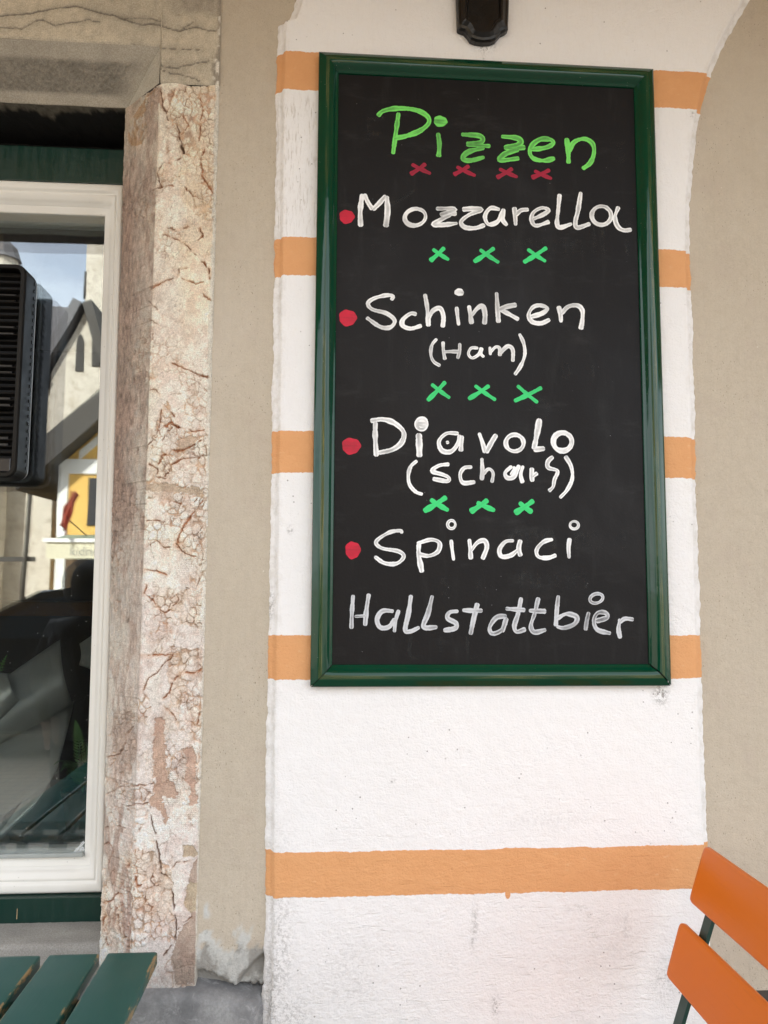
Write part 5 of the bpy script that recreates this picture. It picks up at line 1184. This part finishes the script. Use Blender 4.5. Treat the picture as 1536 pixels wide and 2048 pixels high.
def yellow_house():
    y = -24.0; g = lambda px, py, yy=y: RP(px, py, yy)
    x0, zt = g(121, 918); sl = (g(203, 850)[1]-g(121, 918)[1])/(g(203, 850)[0]-x0); x1 = x0+9.6; xm = (x0+x1)/2; zp = zt+sl*(xm-x0)
    root = empty('yellow_house', (xm, y-4, 0), 'yellow plastered gabled house with dark roof edge reflected beside the church', 'house')
    prism('wall', [(x0, -.1), (x1, -.1), (x1, zt), (xm, zp), (x0, zt)], y-8, y, M_YELLOW, root)
    z = g(0, 928)[1]; box('trim_band', x0-.05, x1, y+.001, y+.08, z-.28, z+.22, M_WHITE, root); box('corner_strip', x0-.04, x0+.28, y+.001, y+.07, .0, z-.281, M_WHITE, root)
    prism('trim_band', [(x0+.6, zt-.25+sl*.6), (xm, zp-.25), (xm, zp-.55), (x0+.6, zt-.55+sl*.6)], y+.001, y+.07, M_WHITE, root)
    L_ = Vector((x0-1.05, 0, zt-sl*1.05+.15)); Rr = Vector((x1+1.05, 0, zt-sl*1.05+.15))
    prism('roof', [(L_.x, L_.z-.35), (xm, zp+.02), (xm, zp+1.0), (L_.x-.15, L_.z+.55)], y-8.5, y+.9, M_DKWOOD, root); prism('roof', [(Rr.x, Rr.z-.35), (xm+.001, zp+.02), (xm+.001, zp+1.0), (Rr.x+.15, Rr.z+.55)], y-8.5, y+.9, M_DKWOOD, root)
    for k in range(3):
        wx, wz = g(196, 1003); wx += k*2.6
        w = box('window', wx-.35, wx+.75, y+.001, y+.05, wz-.8, wz+.8, M_DKGLASS, root); box('surround', wx-.6, wx-.36, y+.001, y+.04, wz-.95, wz+.95, plain('ochre_trim', (.50, .26, .06), .8), w)
    box('shopfront', x0+.2, x1-.2, y+.001, y+.04, .1, g(0, 1112)[1], plain('brown_shopfront', (.12, .07, .03), .5), root)
    ax0, az = g(92, 1090, y+1.8); ax1 = ax0+6.2; zt2 = g(0, 1068)[1]
    aw = empty('awning', (ax0, y+.1, az), 'cream shop awning with grey lettering on the yellow house', 'awning')
    bm = bmesh.new(); q = [(ax0, y+.09, zt2), (ax1, y+.09, zt2), (ax1, y+1.8, az+.15), (ax0, y+1.8, az+.15)]
    v = [bm.verts.new(p) for p in q]+[bm.verts.new((p[0], p[1], p[2]-.05)) for p in q]
    for f in ((0, 1, 2, 3), (7, 6, 5, 4), (0, 4, 5, 1), (1, 5, 6, 2), (2, 6, 7, 3), (3, 7, 4, 0)): bm.faces.new([v[i] for i in f])
    from_bm('canopy', bm, plain('green_grey_awning', (.20, .25, .19), .7), aw)
    box('valance', ax0, ax1, y+1.801, y+1.84, az-.42, az+.10, plain('cream_awning', (.62, .58, .42), .8), aw); box('front_bar', ax0-.1, ax1+.1, y+1.75, y+1.90, az+.101, az+.22, M_WHITE, aw)
    cu = bpy.data.curves.new('awning_text', 'FONT'); cu.body = 'kidne'; cu.size = .42
    ob = bpy.data.objects.new('awning_text', cu); COL.objects.link(ob); bpy.context.view_layer.update()
    me = bpy.data.meshes.new_from_object(ob.evaluated_get(bpy.context.evaluated_depsgraph_get())); bpy.data.objects.remove(ob)
    tx = g(138, 1090, y+1.85)[0]; me.transform(Matrix.Translation((tx, y+1.845, az-.33)) @ Matrix.Rotation(PI/2, 4, 'X'))
    link('awning_lettering', me, plain('grey_print', (.2, .19, .17), .7), aw)
    f = empty('flag', (*(g(128, 1020, y+2.2)[:1]), y+2.2, g(128, 1020, y+2.2)[1]), 'red and orange hanging flag in front of the yellow house', 'flag')
    fx, fz = g(118, 1052, y+2.2); fx1, fz1 = g(146, 985, y+2.2)
    u = np.linspace(0, 1, 14)[None, :]; v = np.linspace(0, 1, 18)[:, None]
    Xf = fx+(fx1-fx)*(v*.75+.55*u)+.03*np.sin(v*9+u*4); Zf = fz+(fz1-fz)*v-.25*u*(1-v)+.06*np.sin(u*12+v*5); Yf = y+2.2+.10*np.sin(u*14+v*3)+0*v
    fo = link('cloth', grid_mesh('cloth', np.stack([Xf, Yf, Zf], -1)), plain('red_cloth', (.34, .075, .045), .8, .6, 1.3), f, True); fo.modifiers.new('t', 'SOLIDIFY').thickness = .01
    tube('pole', [(fx+.2, y+.05, fz-.2), (fx+.2, y+2.19, fz+.25), (fx1, y+2.19, fz1)], .018, M_DKWOOD, f)
yellow_house()

# a passer-by in a dark hooded jacket, standing behind the photographer's left
def person():
    y = -1.62; hx, hz = RP(178, 1165, y)
    x, H_ = hx, RP(176, 1128, y)[1]+.01
    k = H_/1.66
    M = [plain('dark_jacket', (.018, .017, .018), .75, .3, 20), plain('dark_trousers', (.03, .032, .04), .8, .3, 20), plain('skin', (.42, .25, .18), .55), plain('dark_hair', (.02, .015, .012), .6)]
    J = {'pel': (0, 0, .88, .135), 'sp1': (0, 0, 1.02, .135), 'sp2': (0, .01, 1.20, .155), 'nk0': (0, .01, 1.36, .085), 'nk': (0, -.005, 1.43, .055), 'hd0': (0, -.02, 1.50, .078), 'hd1': (0, -.015, 1.57, .088), 'hd2': (0, -.005, 1.63, .062)}
    E = [('pel', 'sp1'), ('sp1', 'sp2'), ('sp2', 'nk0'), ('nk0', 'nk'), ('nk', 'hd0'), ('hd0', 'hd1'), ('hd1', 'hd2')]
    for s, n in ((-1, 'l'), (1, 'r')):
        J.update({n+'hip': (s*.09, 0, .84, .092), n+'kn': (s*.10, -.015, .46, .060), n+'an': (s*.105, .02, .09, .042), n+'to': (s*.125, -.13, .035, .034),
                  n+'sh': (s*.175, .01, 1.315, .066), n+'el': (s*.235, .04, 1.06, .050), n+'wr': (s*.225, -.06, .84, .032), n+'pa': (s*.222, -.075, .775, .026)})
        E += [('pel', n+'hip'), (n+'hip', n+'kn'), (n+'kn', n+'an'), (n+'an', n+'to'), ('sp2', n+'sh'), (n+'sh', n+'el'), (n+'el', n+'wr'), (n+'wr', n+'pa')]
        for f in range(4):
            J[f'{n}f{f}a'] = (s*.222, -.105+f*.018, .735, .0095); J[f'{n}f{f}b'] = (s*.215, -.110+f*.019, .690-.006*(f in (1, 2)), .0085); E += [(n+'pa', f'{n}f{f}a'), (f'{n}f{f}a', f'{n}f{f}b')]
        J[n+'t'] = (s*.205, -.118, .765, .010); J[n+'t2'] = (s*.200, -.135, .730, .009); E += [(n+'pa', n+'t'), (n+'t', n+'t2')]
    names = list(J); me = bpy.data.meshes.new('person')
    me.from_pydata([(J[n][0], J[n][1], J[n][2]) for n in names], [(names.index(a), names.index(b)) for a, b in E], [])
    o = bpy.data.objects.new('tmp', me); COL.objects.link(o)
    md = o.modifiers.new('s', 'SKIN'); md.use_smooth_shade = True
    for i, n in enumerate(names):
        sv = me.skin_vertices[0].data[i]; sv.radius = (J[n][3],)*2; sv.use_root = (n == 'pel')
    sb = o.modifiers.new('d', 'SUBSURF'); sb.levels = 1; sb.render_levels = 1
    bpy.context.view_layer.update()
    m2 = bpy.data.meshes.new_from_object(o.evaluated_get(bpy.context.evaluated_depsgraph_get())); bpy.data.objects.remove(o)
    m2.materials.clear(); m2.transform(Matrix.Translation((x, y, 0)) @ Matrix.Rotation(math.radians(8), 4, 'Z') @ Matrix.Scale(k, 4))
    b = link('person', m2, M[:3], None, True)
    for p in m2.polygons:
        z = p.center.z/k; p.material_index = 2 if ((z > 1.46 and p.center.y < y-.03) or (z < .83 and z > .64 and abs(p.center.x-x) > .17*k)) else (0 if z > .83 else 1)
    tag(b, 'person in a dark hooded jacket with their back turned, seen faintly in the window', 'person')
    bm = bmesh.new(); bmesh.ops.create_uvsphere(bm, u_segments=22, v_segments=14, radius=1)
    for v in bm.verts:
        p = v.co.copy(); v.co = Vector((x+p.x*.128*k, y+.012+p.y*.135*k, (1.555+p.z*(.125 if p.z > 0 else .16))*k))
    bmesh.ops.delete(bm, geom=[v for v in bm.verts if v.co.y < y-.055], context='VERTS')
    h = from_bm('hood', bm, M[0], b, True); h.modifiers.new('t', 'SOLIDIFY').thickness = .008
person()

# a dark car parked on the square
def car():
    y1 = -4.4; y0 = y1-1.72; xr = RP(70, 1180, y1)[0]
    x0 = xr-1.95; paint = plain('dark_car_paint', (.010, .010, .012), .22, .2, 3, coat=.5); gl = plain('car_glass', (.02, .03, .045), .05, .1, 2); tyre = plain('tyre_rubber', (.015, .015, .015), .85); rim = plain('wheel_rim', (.35, .35, .36), .35, .1, 5, metal=.8)
    root = empty('parked_car', (xr+.2, (y0+y1)/2, 0), 'dark car parked on the square, mirrored in the lower window', 'car')
    side = [(0, .32), (.06, .62), (.30, .78), (1.05, .93), (1.20, .98), (1.95, 1.38), (2.25, 1.44), (3.30, 1.42), (3.75, 1.30), (4.10, .98), (4.18, .60), (4.15, .30), (3.62, .22), (.5, .22)]
    prism('body', [(x0+a, b) for a, b in side], y0, y1, paint, root, .05)
    for yy, s_ in ((y1, 1), (y0, -1)):
        a, b = (yy-.02*s_, yy+.006*s_)
        for q in ([(1.42, 1.00), (2.02, 1.345), (2.52, 1.375), (2.52, 1.00)], [(2.60, 1.00), (2.60, 1.375), (3.22, 1.36), (3.60, 1.25), (3.66, 1.00)]):
            prism('side_window', [(x0+u, v) for u, v in q], min(a, b), max(a, b), gl, root)
        for wx in (.78, 3.30):
            ring = lambda r, yv: [(x0+wx+r*math.cos(2*PI*k/24), yv, .32+r*math.sin(2*PI*k/24)) for k in range(24)]
            w_ = loft('wheel', [ring(.315, yy-.20*s_), ring(.32, yy-.18*s_), ring(.32, yy+.004*s_), ring(.30, yy+.016*s_)], tyre, root)
            loft('rim', [ring(.20, yy+.0165*s_), ring(.19, yy+.022*s_), ring(.05, yy+.018*s_)], rim, w_)
    bm = bmesh.new(); vv = [bm.verts.new(p) for p in ((x0+1.235, y0+.14, 1.02), (x0+1.235, y1-.14, 1.02), (x0+1.915, y1-.2, 1.385), (x0+1.915, y0+.2, 1.385))]; bm.faces.new(vv)
    ws = from_bm('windscreen', bm, gl, root); ws.modifiers.new('t', 'SOLIDIFY').thickness = .02
    for yy in (y0+.22, y1-.22): box('headlight', x0-.012, x0+.10, yy-.14, yy+.14, .56, .68, plain('lamp_glass', (.7, .7, .7), .1), root, .01)
car()
